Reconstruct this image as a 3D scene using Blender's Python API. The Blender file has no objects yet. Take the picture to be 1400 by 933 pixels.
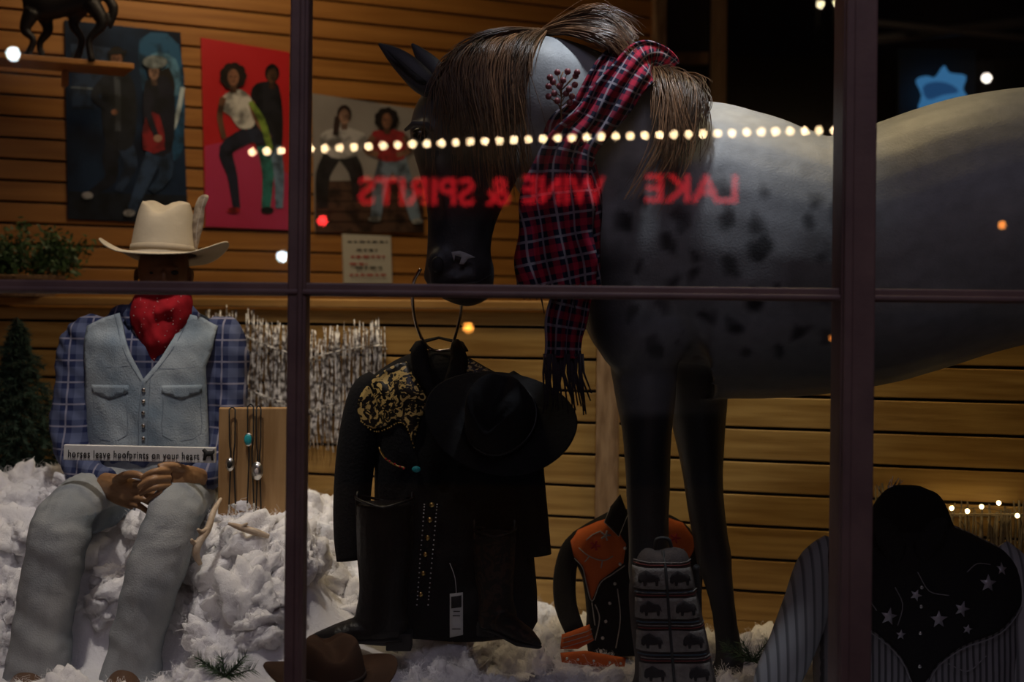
import bpy, bmesh, math, random
import numpy as np
from mathutils import Vector, Matrix, noise
from mathutils.geometry import delaunay_2d_cdt
random.seed(7)
F=1944.4; CZ=1.08; HY=425.0; ROLL=math.radians(0.6)
CA,SA=math.cos(ROLL),math.sin(ROLL)
sc=bpy.context.scene
# ------------------------------------------------------------ survey helpers
def wr(px,py):
    u=px-700.0; v=HY-py
    return (u*CA-v*SA, u*SA+v*CA)
def P(px,py,d):
    x,z=wr(px,py); return Vector((x*d/F,d,CZ+z*d/F))
def inv(co):
    x=co.x*F/co.y; z=(co.z-CZ)*F/co.y
    return (700+x*CA+z*SA, HY-(-x*SA+z*CA))
nU=Vector((.48,-1,0)).normalized(); nL=Vector((-.28,-1,0)).normalized()
def SU(px,py,off=0.0):
    x,z=wr(px,py); d=6.45/(1-.48*x/F); return Vector((x*d/F,d,CZ+z*d/F))+nU*off
def SL(px,py,off=0.0):
    x,z=wr(px,py); d=4.8/(1+.28*x/F); return Vector((x*d/F,d,CZ+z*d/F))+nL*off
def sstep(a,b,x):
    t=max(0.,min(1.,(x-a)/(b-a))); return t*t*(3-2*t)
def interp(x,xs,ys):
    return float(np.interp(x,xs,ys))
# ------------------------------------------------------------ objects
def G(name):
    e=bpy.data.objects.new(name,None); sc.collection.objects.link(e); e.empty_display_size=.1; return e
def link(ob,parent=None):
    sc.collection.objects.link(ob)
    if parent: ob.parent=parent
    return ob
def mk(name,V,Fc,mat=None,parent=None,smooth=True,uv=None,solid=0,bevel=0,sub=0):
    me=bpy.data.meshes.new(name); me.from_pydata([tuple(v) for v in V],[],Fc); me.update()
    if uv is not None:
        l=me.uv_layers.new(name='UVMap')
        for lp in me.loops: l.data[lp.index].uv=uv[lp.vertex_index]
    if smooth: me.polygons.foreach_set('use_smooth',[True]*len(me.polygons))
    if mat: me.materials.append(mat)
    ob=bpy.data.objects.new(name,me); link(ob,parent)
    if bevel:
        m=ob.modifiers.new('b','BEVEL'); m.width=bevel; m.segments=2; m.limit_method='ANGLE'
    if solid:
        m=ob.modifiers.new('s','SOLIDIFY'); m.thickness=solid; m.offset=0
    if sub:
        m=ob.modifiers.new('u','SUBSURF'); m.levels=sub; m.render_levels=sub
    return ob
def joinp(parts):
    V=[];Fc=[]
    for v,f in parts:
        o=len(V); V+=list(v); Fc+=[tuple(i+o for i in q) for q in f]
    return V,Fc
def box(name,c,s,mat,parent=None,rz=0,bevel=.004,rx=0,ry=0):
    c=Vector(c); R=Matrix.Rotation(rz,3,'Z')@Matrix.Rotation(ry,3,'Y')@Matrix.Rotation(rx,3,'X')
    V=[c+R@Vector((x*s[0]/2,y*s[1]/2,z*s[2]/2)) for x in(-1,1) for y in(-1,1) for z in(-1,1)]
    Fc=[(0,1,3,2),(4,6,7,5),(0,4,5,1),(2,3,7,6),(0,2,6,4),(1,5,7,3)]
    return mk(name,V,Fc,mat,parent,smooth=False,bevel=bevel)
def tube(pts,rad,n=12,side=(0,1,0),cap=True):
    pts=[Vector(p) for p in pts]; V=[];Fc=[]; side=Vector(side); N=len(pts); last=None
    for i,p in enumerate(pts):
        t=(pts[min(i+1,N-1)]-pts[max(i-1,0)])
        if t.length<1e-9: t=Vector((0,0,1))
        t.normalize(); a=side-t*t.dot(side)
        if a.length<1e-3: a=last if last else Vector((1,0,0))-t*t.x
        a.normalize(); last=a; b=t.cross(a); r=rad[i] if isinstance(rad,(list,tuple)) else rad
        ra,rb=(r if isinstance(r,tuple) else (r,r))
        for k in range(n):
            th=2*math.pi*k/n; V.append(p+a*(ra*math.cos(th))+b*(rb*math.sin(th)))
    for i in range(N-1):
        for k in range(n):
            k2=(k+1)%n; Fc.append((i*n+k,i*n+k2,(i+1)*n+k2,(i+1)*n+k))
    if cap: Fc.append(tuple(reversed(range(n)))); Fc.append(tuple((N-1)*n+k for k in range(n)))
    return V,Fc
def cat(C,n=5):
    C=[tuple(map(float,c)) for c in C]; out=[]
    for i in range(len(C)-1):
        p0=C[max(i-1,0)];p1=C[i];p2=C[i+1];p3=C[min(i+2,len(C)-1)]
        for k in range(n):
            t=k/n; out.append(tuple(.5*(2*b+(c-a)*t+(2*a-5*b+4*c-d)*t*t+(-a+3*b-3*c+d)*t**3) for a,b,c,d in zip(p0,p1,p2,p3)))
    out.append(C[-1]); return out
def limb(ctrl,n=4,side=(0,1,0),ns=16):
    C=[c if len(c)==5 else (c[0],c[1],c[2],c[3],c[3]) for c in ctrl]
    S=cat(C,n); return tube([P(s[0],s[1],s[2]) for s in S],[(max(s[3],.001),max(s[4],.001)) for s in S],ns,side)
def wire(pts,r,n=8,seg=5):
    S=cat([tuple(p) for p in pts],seg); return tube([Vector(s) for s in S],r,n)
def ball(c,r,sx=1,sy=1,sz=1,n=12,m=8):
    c=Vector(c);V=[];Fc=[]
    for i in range(1,m):
        ph=math.pi*i/m
        for k in range(n):
            th=2*math.pi*k/n; V.append(c+Vector((r*sx*math.sin(ph)*math.cos(th),r*sy*math.sin(ph)*math.sin(th),r*sz*math.cos(ph))))
    V.append(c+Vector((0,0,r*sz)));V.append(c-Vector((0,0,r*sz)));T=len(V)-2
    for i in range(m-2):
        for k in range(n):
            k2=(k+1)%n; Fc.append((i*n+k,(i+1)*n+k,(i+1)*n+k2,i*n+k2))
    for k in range(n):
        k2=(k+1)%n; Fc.append((T,k,k2)); Fc.append((T+1,(m-2)*n+k2,(m-2)*n+k))
    return V,Fc
def fuse(name,parts,vox,mat,parent=None,smooth_it=6,disp=None,col=None):
    V,Fc=joinp(parts); me=bpy.data.meshes.new('t'); me.from_pydata([tuple(v) for v in V],[],Fc)
    ob=bpy.data.objects.new('t',me); sc.collection.objects.link(ob)
    m=ob.modifiers.new('r','REMESH'); m.mode='VOXEL'; m.voxel_size=vox
    if smooth_it:
        m=ob.modifiers.new('s','SMOOTH'); m.factor=.5; m.iterations=smooth_it
    dg=bpy.context.evaluated_depsgraph_get(); me2=bpy.data.meshes.new_from_object(ob.evaluated_get(dg))
    bpy.data.objects.remove(ob); me2.name=name; me2.materials.clear(); me2.materials.append(mat)
    if disp:
        nr=[v.normal.copy() for v in me2.vertices]
        for v,nn in zip(me2.vertices,nr): v.co+=nn*disp(v.co)
    if col:
        a=me2.color_attributes.new('Col','FLOAT_COLOR','POINT'); buf=[]
        for v in me2.vertices: buf+=list(col(v.co))+[1.0]
        a.data.foreach_set('color',buf)
    me2.polygons.foreach_set('use_smooth',[True]*len(me2.polygons))
    return link(bpy.data.objects.new(name,me2),parent)
def smoothpoly(o,n=4): 
    o=list(o); C=[o[-1]]+o+[o[0],o[1]]; S=[]
    for i in range(1,len(o)+1):
        p0,p1,p2,p3=C[i-1],C[i],C[i+1],C[i+2]
        for k in range(n):
            t=k/n; S.append(tuple(.5*(2*b+(c-a)*t+(2*a-5*b+4*c-d)*t*t+(-a+3*b-3*c+d)*t**3) for a,b,c,d in zip(p0,p1,p2,p3)))
    return S
def edist(pts,o):
    A=np.array(o,float);B=np.roll(A,-1,0);Q=np.array(pts,float)[:,None,:];d=B-A
    L=(d*d).sum(1)+1e-9; t=np.clip(((Q-A)*d).sum(2)/L,0,1); c=A+t[...,None]*d
    return np.sqrt(((Q-c)**2).sum(2)).min(1)
def inside(pts,o):
    r=[]
    for x,y in pts:
        c=False;j=len(o)-1
        for i in range(len(o)):
            if (o[i][1]>y)!=(o[j][1]>y) and x<(o[j][0]-o[i][0])*(y-o[i][1])/(o[j][1]-o[i][1]+1e-12)+o[i][0]: c=not c
            j=i
        r.append(c)
    return r
def fill(o,step):
    D=[]
    for i in range(len(o)):
        a=o[i];b=o[(i+1)%len(o)]; L=math.hypot(b[0]-a[0],b[1]-a[1]); k=max(1,int(L/step))
        for q in range(k): D.append((a[0]+(b[0]-a[0])*q/k,a[1]+(b[1]-a[1])*q/k))
    xs=[p[0] for p in D];ys=[p[1] for p in D]
    g=[(x+(.5*step if j%2 else 0),y) for j,y in enumerate(np.arange(min(ys),max(ys),step*.9)) for x in np.arange(min(xs),max(xs),step)]
    if g:
        ins=inside(g,D); ed=edist(g,D); g=[p for p,i,e in zip(g,ins,ed) if i and e>step*.45]
    vs=[Vector(p) for p in D+g]
    r=delaunay_2d_cdt(vs,[],[list(range(len(D)))],1,1e-4)
    pts=[(v.x,v.y) for v in r[0]]; return pts,[tuple(f) for f in r[2]],D
def sheet(name,o,surf,mat,parent,step=8,thick=.004,off=.003,sm=0):
    if sm: o=smoothpoly(o,sm)
    pts,T,D=fill(o,step); V=[surf(*p)+Vector((0,-off,0)) for p in pts]
    return mk(name,V,T,mat,parent,uv=[(p[0]/100,-p[1]/100) for p in pts],solid=thick)
class Pil:
    def __init__(s,o,d,t,R,wr_=0,ws=40,sm=3,dy=None):
        s.o=smoothpoly(o,sm) if sm else list(o); s.d=d;s.t=t;s.R=R;s.w=wr_;s.ws=ws;s.dy=dy
    def h(s,e,x,y):
        k=min(e/s.R,1); h=s.t*math.sqrt(max(0,1-(1-k)**2))
        if s.w: h+=s.w*k*(noise.noise(Vector((x/s.ws,y/s.ws/1.8,s.d*7)))+.5*noise.noise(Vector((x/s.ws*2.3,y/s.ws,s.d*3))))
        return h
    def dd(s,x,y): return s.d+(s.dy(x,y) if s.dy else 0)
    def surf(s,x,y):
        e=edist([(x,y)],s.o)[0] if inside([(x,y)],s.o)[0] else 0
        return P(x,y,s.dd(x,y))+Vector((0,-s.h(e,x,y),0))
    def build(s,name,mat,parent,step=9,back=True):
        pts,T,D=fill(s.o,step); ed=edist(pts,s.o)
        V=[];
        for (x,y),e in zip(pts,ed): V.append(P(x,y,s.dd(x,y))+Vector((0,-s.h(e,x,y),0)))
        uv=[(p[0]/100,-p[1]/100) for p in pts]; n=len(V); mp={}
        for i,((x,y),e) in enumerate(zip(pts,ed)):
            if e<.05: mp[i]=i
            else:
                mp[i]=len(V); V.append(P(x,y,s.dd(x,y))+Vector((0,s.h(e,x,y)*.8,0))); uv.append(uv[i])
        Fc=list(T)+[tuple(mp[i] for i in reversed(f)) for f in T]
        ob=mk(name,V,Fc,mat,parent,uv=uv)
        bm=bmesh.new();bm.from_mesh(ob.data);bmesh.ops.recalc_face_normals(bm,faces=bm.faces);bm.to_mesh(ob.data);bm.free()
        ob.data.polygons.foreach_set('use_smooth',[True]*len(ob.data.polygons))
        return ob
# ------------------------------------------------------------ materials
def setin(b,k,v):
    if k in b.inputs: b.inputs[k].default_value=v
def c4(c): return (c[0],c[1],c[2],1)
def mat(name,col,rough=.7,metal=0,col2=None,scale=20,bump=0,bscale=80,emit=None,es=1,stretch=(1,1,1),coord='Object',sheen=0,lo=.35,hi=.65,dist=0,rot=None,spec=None,sss=0):
    m=bpy.data.materials.new(name); m.use_nodes=True; nt=m.node_tree; N=nt.nodes; L=nt.links; b=N['Principled BSDF']
    b.inputs['Base Color'].default_value=c4(col); b.inputs['Roughness'].default_value=rough; b.inputs['Metallic'].default_value=metal
    setin(b,'Sheen Weight',sheen)
    if spec is not None: setin(b,'Specular IOR Level',spec)
    if sss: setin(b,'Subsurface Weight',sss); setin(b,'Subsurface Radius',(1,1,1)); setin(b,'Subsurface Scale',.02)
    if emit: b.inputs['Emission Color'].default_value=c4(emit); b.inputs['Emission Strength'].default_value=es
    if col2 or bump:
        tc=N.new('ShaderNodeTexCoord'); mp=N.new('ShaderNodeMapping'); mp.inputs['Scale'].default_value=stretch
        if rot: mp.inputs['Rotation'].default_value=rot
        L.new(tc.outputs[coord],mp.inputs['Vector'])
    if col2:
        n=N.new('ShaderNodeTexNoise'); n.inputs['Scale'].default_value=scale; n.inputs['Detail'].default_value=5; n.inputs['Distortion'].default_value=dist
        L.new(mp.outputs[0],n.inputs['Vector']); r=N.new('ShaderNodeValToRGB'); r.color_ramp.elements[0].position=lo; r.color_ramp.elements[1].position=hi
        r.color_ramp.elements[0].color=c4(col); r.color_ramp.elements[1].color=c4(col2)
        L.new(n.outputs['Fac'],r.inputs[0]); L.new(r.outputs[0],b.inputs['Base Color'])
    if bump:
        n=N.new('ShaderNodeTexNoise'); n.inputs['Scale'].default_value=bscale; n.inputs['Detail'].default_value=4
        L.new(mp.outputs[0],n.inputs['Vector']); bp=N.new('ShaderNodeBump'); bp.inputs['Strength'].default_value=bump; bp.inputs['Distance'].default_value=.01
        L.new(n.outputs['Fac'],bp.inputs['Height']); L.new(bp.outputs[0],b.inputs['Normal'])
    return m
def attrmat(name,rough=.7,bump=.2,bscale=90,sheen=0,spec=.5):
    m=mat(name,(1,1,1),rough,bump=bump,bscale=bscale,sheen=sheen); nt=m.node_tree
    a=nt.nodes.new('ShaderNodeAttribute'); a.attribute_name='Col'
    nt.links.new(a.outputs['Color'],nt.nodes['Principled BSDF'].inputs['Base Color']); setin(nt.nodes['Principled BSDF'],'Specular IOR Level',spec); return m
def plaid(name,base,band,line,scale=4,coord='UV',axes=(0,1),bandw=.45,linew=.05,rough=.9,mixk=.55,lk=.8):
    m=bpy.data.materials.new(name); m.use_nodes=True; nt=m.node_tree;N=nt.nodes;L=nt.links;b=N['Principled BSDF'];b.inputs['Roughness'].default_value=rough
    setin(b,'Specular IOR Level',.15)
    tc=N.new('ShaderNodeTexCoord'); sp=N.new('ShaderNodeSeparateXYZ'); L.new(tc.outputs[coord],sp.inputs[0])
    def M(op,a,bb=None,c=None):
        n=N.new('ShaderNodeMath'); n.operation=op
        for i,x in enumerate((a,bb,c)):
            if x is None: continue
            if isinstance(x,(int,float)): n.inputs[i].default_value=x
            else: L.new(x,n.inputs[i])
        return n.outputs[0]
    bs=[];ls=[]
    for ax in axes:
        f=M('FRACT',M('MULTIPLY',sp.outputs[ax],scale)); bs.append(M('LESS_THAN',f,bandw)); ls.append(M('COMPARE',f,bandw+(1-bandw)/2,linew)) 
    fb=M('MULTIPLY',M('ADD',bs[0],bs[1]),mixk); fl=M('MULTIPLY',M('MAXIMUM',ls[0],ls[1]),lk)
    def mix(f,a,bb):
        n=N.new('ShaderNodeMix'); n.data_type='RGBA'; L.new(f,n.inputs[0])
        for i,x in ((6,a),(7,bb)):
            if isinstance(x,tuple): n.inputs[i].default_value=c4(x)
            else: L.new(x,n.inputs[i])
        n.clamp_factor=True
        return n.outputs[2]
    L.new(mix(fl,mix(fb,base,band),line),b.inputs['Base Color']); return m
def stripes(name,c1,c2,scale,coord='UV',axis=0,duty=.3,rough=.8,metal=0):
    m=bpy.data.materials.new(name); m.use_nodes=True; nt=m.node_tree;N=nt.nodes;L=nt.links;b=N['Principled BSDF'];b.inputs['Roughness'].default_value=rough;b.inputs['Metallic'].default_value=metal
    tc=N.new('ShaderNodeTexCoord'); sp=N.new('ShaderNodeSeparateXYZ'); L.new(tc.outputs[coord],sp.inputs[0])
    a=N.new('ShaderNodeMath');a.operation='MULTIPLY';a.inputs[1].default_value=scale;L.new(sp.outputs[axis],a.inputs[0])
    f=N.new('ShaderNodeMath');f.operation='FRACT';L.new(a.outputs[0],f.inputs[0])
    r=N.new('ShaderNodeValToRGB'); r.color_ramp.elements[0].color=c4(c1); r.color_ramp.elements[1].color=c4(c2); r.color_ramp.elements[0].position=duty; r.color_ramp.elements[1].position=duty+.2
    L.new(f.outputs[0],r.inputs[0]); L.new(r.outputs[0],b.inputs['Base Color']); return m
def emis(name,col,s):
    m=bpy.data.materials.new(name); m.use_nodes=True; nt=m.node_tree; nt.nodes.clear()
    e=nt.nodes.new('ShaderNodeEmission'); e.inputs[0].default_value=c4(col); e.inputs[1].default_value=s; o=nt.nodes.new('ShaderNodeOutputMaterial'); nt.links.new(e.outputs[0],o.inputs[0]); return m
M_slat=mat('slat_wood',(.32,.17,.040),.5,col2=(.50,.30,.088),scale=5,stretch=(.6,.6,9),bump=.08,bscale=30)
M_slat2=mat('slat_wood_amber',(.34,.135,.022),.5,col2=(.46,.20,.042),scale=4,stretch=(.5,.5,8))
M_dark=mat('groove_dark',(.012,.008,.006),.9)
M_black=mat('interior_dark',(.012,.011,.012),.9)
M_rough=mat('rough_board',(.22,.12,.055),.85,col2=(.42,.26,.14),scale=12,stretch=(3,3,.6),bump=.5,bscale=30)
M_frame=mat('frame_paint',(.24,.15,.135),.5,col2=(.18,.11,.105),scale=8,bump=.1)
M_cotton=mat('cotton',(.86,.85,.88),1,bump=.45,bscale=90,sheen=.3,spec=0,sss=.6)
M_fib=mat('cotton_fibre',(.92,.91,.94),1,spec=0)
M_blackf=mat('black_cloth',(.009,.009,.010),.9,bump=.3,bscale=120,spec=.22)
M_felt=mat('black_felt',(.006,.006,.007),.95,bump=.2,spec=.15)
M_leather=mat('black_leather',(.007,.006,.006),.42,bump=.3,bscale=60,spec=.3)
M_gold=mat('gold_metal',(.75,.5,.16),.3,1)
M_silver=mat('silver_metal',(.75,.74,.72),.28,1)
M_chrome=mat('wire_metal',(.55,.5,.45),.25,1)
M_white=mat('white_paint',(.70,.69,.67),.6)
M_ink=mat('ink_black',(.012,.012,.012),.7)
M_red=mat('red_ink',(.55,.02,.03),.6)
M_turq=mat('turquoise',(.03,.38,.42),.3)
# ------------------------------------------------------------ room shell
floor=box('floor',(0.3,5.6,-.05),(6.6,5.1,.1),mat('floor_boards',(.12,.08,.05),.6,col2=(.2,.13,.08),scale=6,stretch=(1,8,1)))
box('ceiling',(0.3,5.6,3.05),(6.6,5.1,.1),mat('ceiling_dark',(.03,.025,.02),.9))
box('wall_left',(-2.95,5.6,1.5),(.1,5.1,3.1),M_slat2)
box('wall_right',(3.6,5.6,1.5),(.1,5.1,3.1),M_black)
box('wall_back',(0.3,8.15,1.5),(6.6,.1,3.1),mat('back_wall_dark',(.02,.014,.012),.9,col2=(.045,.028,.02),scale=2))
box('pavement',(0,-2.5,-.75),(16,11.2,.1),mat('asphalt',(.03,.03,.033),.8,col2=(.05,.05,.05),scale=60,bump=.4))
box('wall_front',(0,3.2,-.36),(6.6,.14,.68),M_frame)
g=G('wall_partition'); ang=math.atan(-.28)
def lp(x,off,z): 
    return Vector((x,4.8-.28*x,z))+nL*off
Lx0,Lx1=-2.8,3.3; cx=(Lx0+Lx1)/2; Llen=(Lx1-Lx0)/math.cos(ang)
box('backing',lp(cx,-.03,.53),(Llen,.03,1.06),M_dark,g,rz=ang)
sp=.105; z=-.02
k=0
while z<1.07:
    h=min(sp-.010,1.075-z)
    if h>.02: box('slat_%d'%k,lp(cx,0,max(z,0.0)+h/2),(Llen,.022,h),M_slat,g,rz=ang,bevel=.003)
    z+=sp;k+=1
lg=box('ledge',lp(cx,-.06,1.098),(Llen,.20,.032),mat('ledge_wood',(.38,.20,.06),.4,col2=(.5,.28,.09),scale=4,stretch=(.6,.6,6)),g,rz=ang,bevel=.006)
pb=SL(833,600,.03); box('trim_board',(pb.x,pb.y,.53),(.075,.025,1.04),M_rough,rz=ang)
g=G('wall_upper'); au=math.atan(.48)
def up(x,off,z): return Vector((x,6.45+.48*x,z))+nU*off
Ux0,Ux1=-2.35,.66; cu=(Ux0+Ux1)/2; Ul=(Ux1-Ux0)/math.cos(au)
box('backing',up(cu,-.04,1.9),(Ul,.03,2.2),M_dark,g,rz=au)
z=.82;k=0
while z<2.95:
    box('slat_%d'%k,up(cu,-.012,z+.041),(Ul,.02,.074),M_slat2,g,rz=au,bevel=.003); z+=.083;k+=1
box('trim_1',up(.68,.0,1.5),(.06,.07,3.0),M_rough,rz=au)
M_frw=mat('frame_wood',(.22,.12,.05),.7,col2=(.3,.17,.08),scale=10,stretch=(4,4,.5))
dg_=G('door_1')
box('jamb',P(982,60,7.0)+Vector((0,0,-.55)),(.075,.08,2.6),M_frw,dg_)
box('rail',P(935,80,7.02),(.24,.05,.06),M_frw,dg_)
box('panel',P(935,30,7.06),(.24,.03,.36),mat('panel_dark',(.05,.03,.02),.8),dg_)
box('panel_lower',P(935,300,7.06),(.24,.03,1.4),M_black,dg_)
# ------------------------------------------------------------ window
WY=3.2
w=G('window_1'); s=WY/F
def mull(name,px,wpx,dep=.07):
    x=P(px,425,WY).x; box(name,(x,WY,1.5),(wpx*s,dep,3.0),M_frame,w,bevel=.004)
mull('mullion_1',408.5,25); box('mullion_1_bead',(P(408.5,425,WY).x+.008,WY-.038,1.5),(.012,.012,3.0),M_frame,w)
mull('mullion_2',1166,46,.1); box('mullion_2_bead',(P(1151,425,WY).x,WY-.055,1.5),(.02,.02,3.0),M_frame,w)
zt=P(700,399,WY).z
box('transom',(0,WY,zt),(5.2,.06,.030),M_frame,w); box('transom_lip',(0,WY-.034,zt-.006),(5.2,.012,.012),M_frame,w)
box('sill',(0,WY-.02,.01),(5.2,.16,.06),M_frame,w); box('head',(0,WY,3.0),(5.2,.1,.1),M_frame,w)
box('jamb_l',(-2.6,WY,1.5),(.1,.1,3.0),M_frame,w); box('jamb_r',(2.6,WY,1.5),(.1,.1,3.0),M_frame,w)
gm=bpy.data.materials.new('window_glass'); gm.use_nodes=True; nt=gm.node_tree; nt.nodes.clear()
tr=nt.nodes.new('ShaderNodeBsdfTransparent'); tr.inputs[0].default_value=(1,1,1,1); gl=nt.nodes.new('ShaderNodeBsdfGlossy'); gl.inputs['Roughness'].default_value=0
mx=nt.nodes.new('ShaderNodeMixShader'); mx.inputs[0].default_value=.14; o=nt.nodes.new('ShaderNodeOutputMaterial')
nt.links.new(tr.outputs[0],mx.inputs[1]);nt.links.new(gl.outputs[0],mx.inputs[2]);nt.links.new(mx.outputs[0],o.inputs[0])
mk('glass_pane',[(-2.55,WY,.03),(2.55,WY,.03),(2.55,WY,2.96),(-2.55,WY,2.96)],[(0,1,2,3)],gm,w,smooth=False)
# ------------------------------------------------------------ street things (seen only as reflections)
def txt(name,body,mat_,parent,width,loc,rotz=0,extrude=.001,off=0,tilt=0,height=None,gap=1.0):
    cu_=bpy.data.curves.new(name,'FONT'); cu_.body=body; cu_.extrude=extrude; cu_.offset=off; cu_.space_character=gap
    ob=bpy.data.objects.new(name,cu_); sc.collection.objects.link(ob); dg=bpy.context.evaluated_depsgraph_get()
    me=bpy.data.meshes.new_from_object(ob.evaluated_get(dg)); bpy.data.objects.remove(ob)
    xs=[v.co.x for v in me.vertices];ys=[v.co.y for v in me.vertices]; k=width/(max(xs)-min(xs)); x0=min(xs);ky=k if not height else height/(max(ys)-min(ys))
    R=Matrix.Rotation(rotz,3,'Z')@Matrix.Rotation(tilt,3,'Y')@Matrix.Rotation(math.pi/2,3,'X')
    for v in me.vertices: v.co=Vector(loc)+R@Vector(((v.co.x-x0)*k,v.co.y*ky,v.co.z))
    me.materials.clear(); me.materials.append(mat_); return link(bpy.data.objects.new(name,me),parent)
VD=15.4; SY=2*WY-VD
def V_(px,py): p=P(px,py,VD); return Vector((p.x,SY,p.z))
M_neon=emis('neon_red',(1,.02,.03),2.5)
g=G('storefront_sign')
for t,a,b in (('LAKE',1008,882),('WINE',826,714),('&',697,664),('SPIRITS',648,490)):
    pa=V_(a,282-(a-490)*.010); wd=abs(V_(b,300).x-pa.x)
    txt('letters',t,M_neon,g,wd,pa,rotz=math.pi,extrude=.02,off=.012,height=.30)
box('board',(V_(750,265).x,SY-.12,V_(750,262).z),(5.2,.06,.6),M_black,g)
box('building',(0,SY-.6,1.6),(14,.7,4.6),M_black,g)
g=G('string_lights'); parts=[]
M_bulb=emis('bulb_warm',(1,.70,.38),50)
n=41
for i in range(n):
    t=i/(n-1); px=345+(1140-345)*t; py=208-30*t-3*math.sin(math.pi*t)
    parts.append(ball(V_(px,py),.025,n=10,m=6))
V,Fc=joinp(parts); mk('bulbs',V,Fc,M_bulb,g)
V,Fc=tube([V_(345+(1140-345)*i/20,208-30*i/20-7-3*math.sin(math.pi*i/20)) for i in range(21)],.006,6); mk('cord',V,Fc,M_black,g)
def lamp(px,py,r,col,st):
    g=G('street_lamp'); p=V_(px,py)
    V,Fc=ball(p,r); mk('globe',V,Fc,emis('lamp_glow',col,st),g)
    V,Fc=tube([p+Vector((0,-.08,-.02)),p+Vector((0,-.14,.0)),p+Vector((0,-.16,-.5))],.015,6); mk('arm',V,Fc,M_black,g)
lamp(386,351,.045,(.75,.9,1),40); lamp(640,448,.04,(1,.35,.05),30); lamp(1349,107,.04,(1,.9,.75),35); lamp(1370,308,.03,(1,.3,.05),18)
lamp(441,302,.04,(1,.03,.03),30); lamp(18,74,.06,(.8,.95,1),35); lamp(1122,6,.03,(1,.85,.5),30); lamp(1145,4,.03,(1,.85,.5),30); lamp(1188,578,.02,(.2,.4,1),14); lamp(1138,463,.02,(1,.3,.05),14)
# ------------------------------------------------------------ posters
LAY=[0]
def flat(name,o,m,parent,base=SU,sm=0):
    LAY[0]+=1; off=.012+LAY[0]*.0004
    if sm: o=smoothpoly(o,sm)
    V=[base(x,y,off) for x,y in o]; mk(name,V,[tuple(range(len(V)))],m,parent,smooth=False)
def stroke(name,pts,ws,m,parent,base=SU):
    LAY[0]+=1; off=.012+LAY[0]*.0004
    if not isinstance(ws,(list,tuple)): ws=[ws]*len(pts)
    S=cat([(p[0],p[1],w_) for p,w_ in zip(pts,ws)],4); L_=[];R_=[]
    for i,q in enumerate(S):
        a=S[max(i-1,0)];b=S[min(i+1,len(S)-1)]; dx,dy=b[0]-a[0],b[1]-a[1]; l=math.hypot(dx,dy)+1e-6; nx,ny=-dy/l,dx/l
        L_.append((q[0]+nx*q[2]/2,q[1]+ny*q[2]/2)); R_.append((q[0]-nx*q[2]/2,q[1]-ny*q[2]/2))
    V=[base(x,y,off) for x,y in L_+R_]; n_=len(L_)
    mk(name,V,[(i,i+1,n_+i+1,n_+i) for i in range(n_-1)],m,parent,smooth=False)
def disc(name,c,rx,ry,m,parent,base=SU): flat(name,[(c[0]+rx*math.cos(a*.4488),c[1]+ry*math.sin(a*.4488)) for a in range(14)],m,parent,base)
pc={}
def pm(c,r=.35):
    if c not in pc: pc[c]=mat('print_%d'%len(pc),tuple(x*.30 for x in c),r,col2=tuple(min(1,x*1.15) for x in c),scale=17,lo=.38,hi=.56)
    return pc[c]
def person_head(x,y,s,sk,hair,g,curly=False,r=1):
    h=pm(hair); f=pm(sk); dk=pm(tuple(v*.35 for v in sk))
    if curly:
        for a in range(9): disc('curl',(x+s*1.15*math.cos(a*.7),y-s*.2+s*1.15*math.sin(a*.7)),s*.75,s*.75,h,g)
        disc('hair',(x,y-s*.3),s*1.3,s*1.4,h,g)
    else: disc('hair',(x,y-s*.35),s*1.12,s*1.45,h,g)
    stroke('neck',[(x,y+s*.6),(x,y+s*2.0)],s*.9,dk,g)
    disc('face',(x,y),s*.78,s*1.15,f,g)
    for e in (-1,1): disc('eye',(x+e*s*.3,y-s*.12),s*.14,s*.10,h,g)
    stroke('mouth',[(x-s*.22,y+s*.55),(x+s*.22,y+s*.55)],s*.18,dk,g); stroke('nose',[(x,y-s*.05),(x+s*.08,y+s*.28)],s*.14,dk,g)
def posterbase(name,c,m):
    g=G(name); V=[SU(x,y,.012) for x,y in c]+[SU(x,y,-.0) for x,y in c]
    mk('panel',V,[(0,1,2,3),(4,7,6,5),(0,4,5,1),(1,5,6,2),(2,6,7,3),(3,7,4,0)],m,g,smooth=False); LAY[0]=0; return g
skin=(.24,.11,.065); skin2=(.13,.06,.032); skin3=(.36,.21,.15)
g=posterbase('fashion_poster',[(88,28),(246,45),(256,307),(92,300)],mat('poster_navy',(.004,.008,.022),.3,col2=(.014,.035,.085),scale=6))
flat('car',[(190,55),(244,62),(250,200),(225,215),(200,150)],pm((.02,.10,.22)),g,sm=3)
flat('car_glass',[(205,75),(240,82),(244,130),(214,120)],pm((.10,.26,.42)),g,sm=3)
flat('car_door',[(96,60),(150,66),(152,150),(98,150)],pm((.02,.04,.09)),g); stroke('chrome',[(228,190),(240,165),(249,120)],6,pm((.5,.6,.65)),g); stroke('chrome2',[(96,120),(130,122),(150,120)],2,pm((.2,.25,.3)),g)
flat('ground',[(93,262),(255,268),(255,306),(93,299)],pm((.008,.012,.022)),g)
stroke('man_leg1',[(160,190),(150,215),(150,245),(122,265)],[26,22,16,8],pm((.008,.01,.02)),g); stroke('man_leg2',[(165,190),(178,225),(160,262)],[24,18,10],pm((.02,.04,.09)),g)
flat('man_torso',[(143,100),(158,95),(172,98),(185,130),(180,200),(145,198),(138,140)],pm((.01,.012,.02)),g,sm=3)
stroke('man_shirt',[(158,98),(160,130),(160,180)],8,pm((.06,.07,.09)),g)
stroke('man_arm',[(146,108),(128,132),(152,152)],[13,11,8],pm((.014,.018,.03)),g); disc('man_hand',(156,154),5,4,pm(skin),g)
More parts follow.
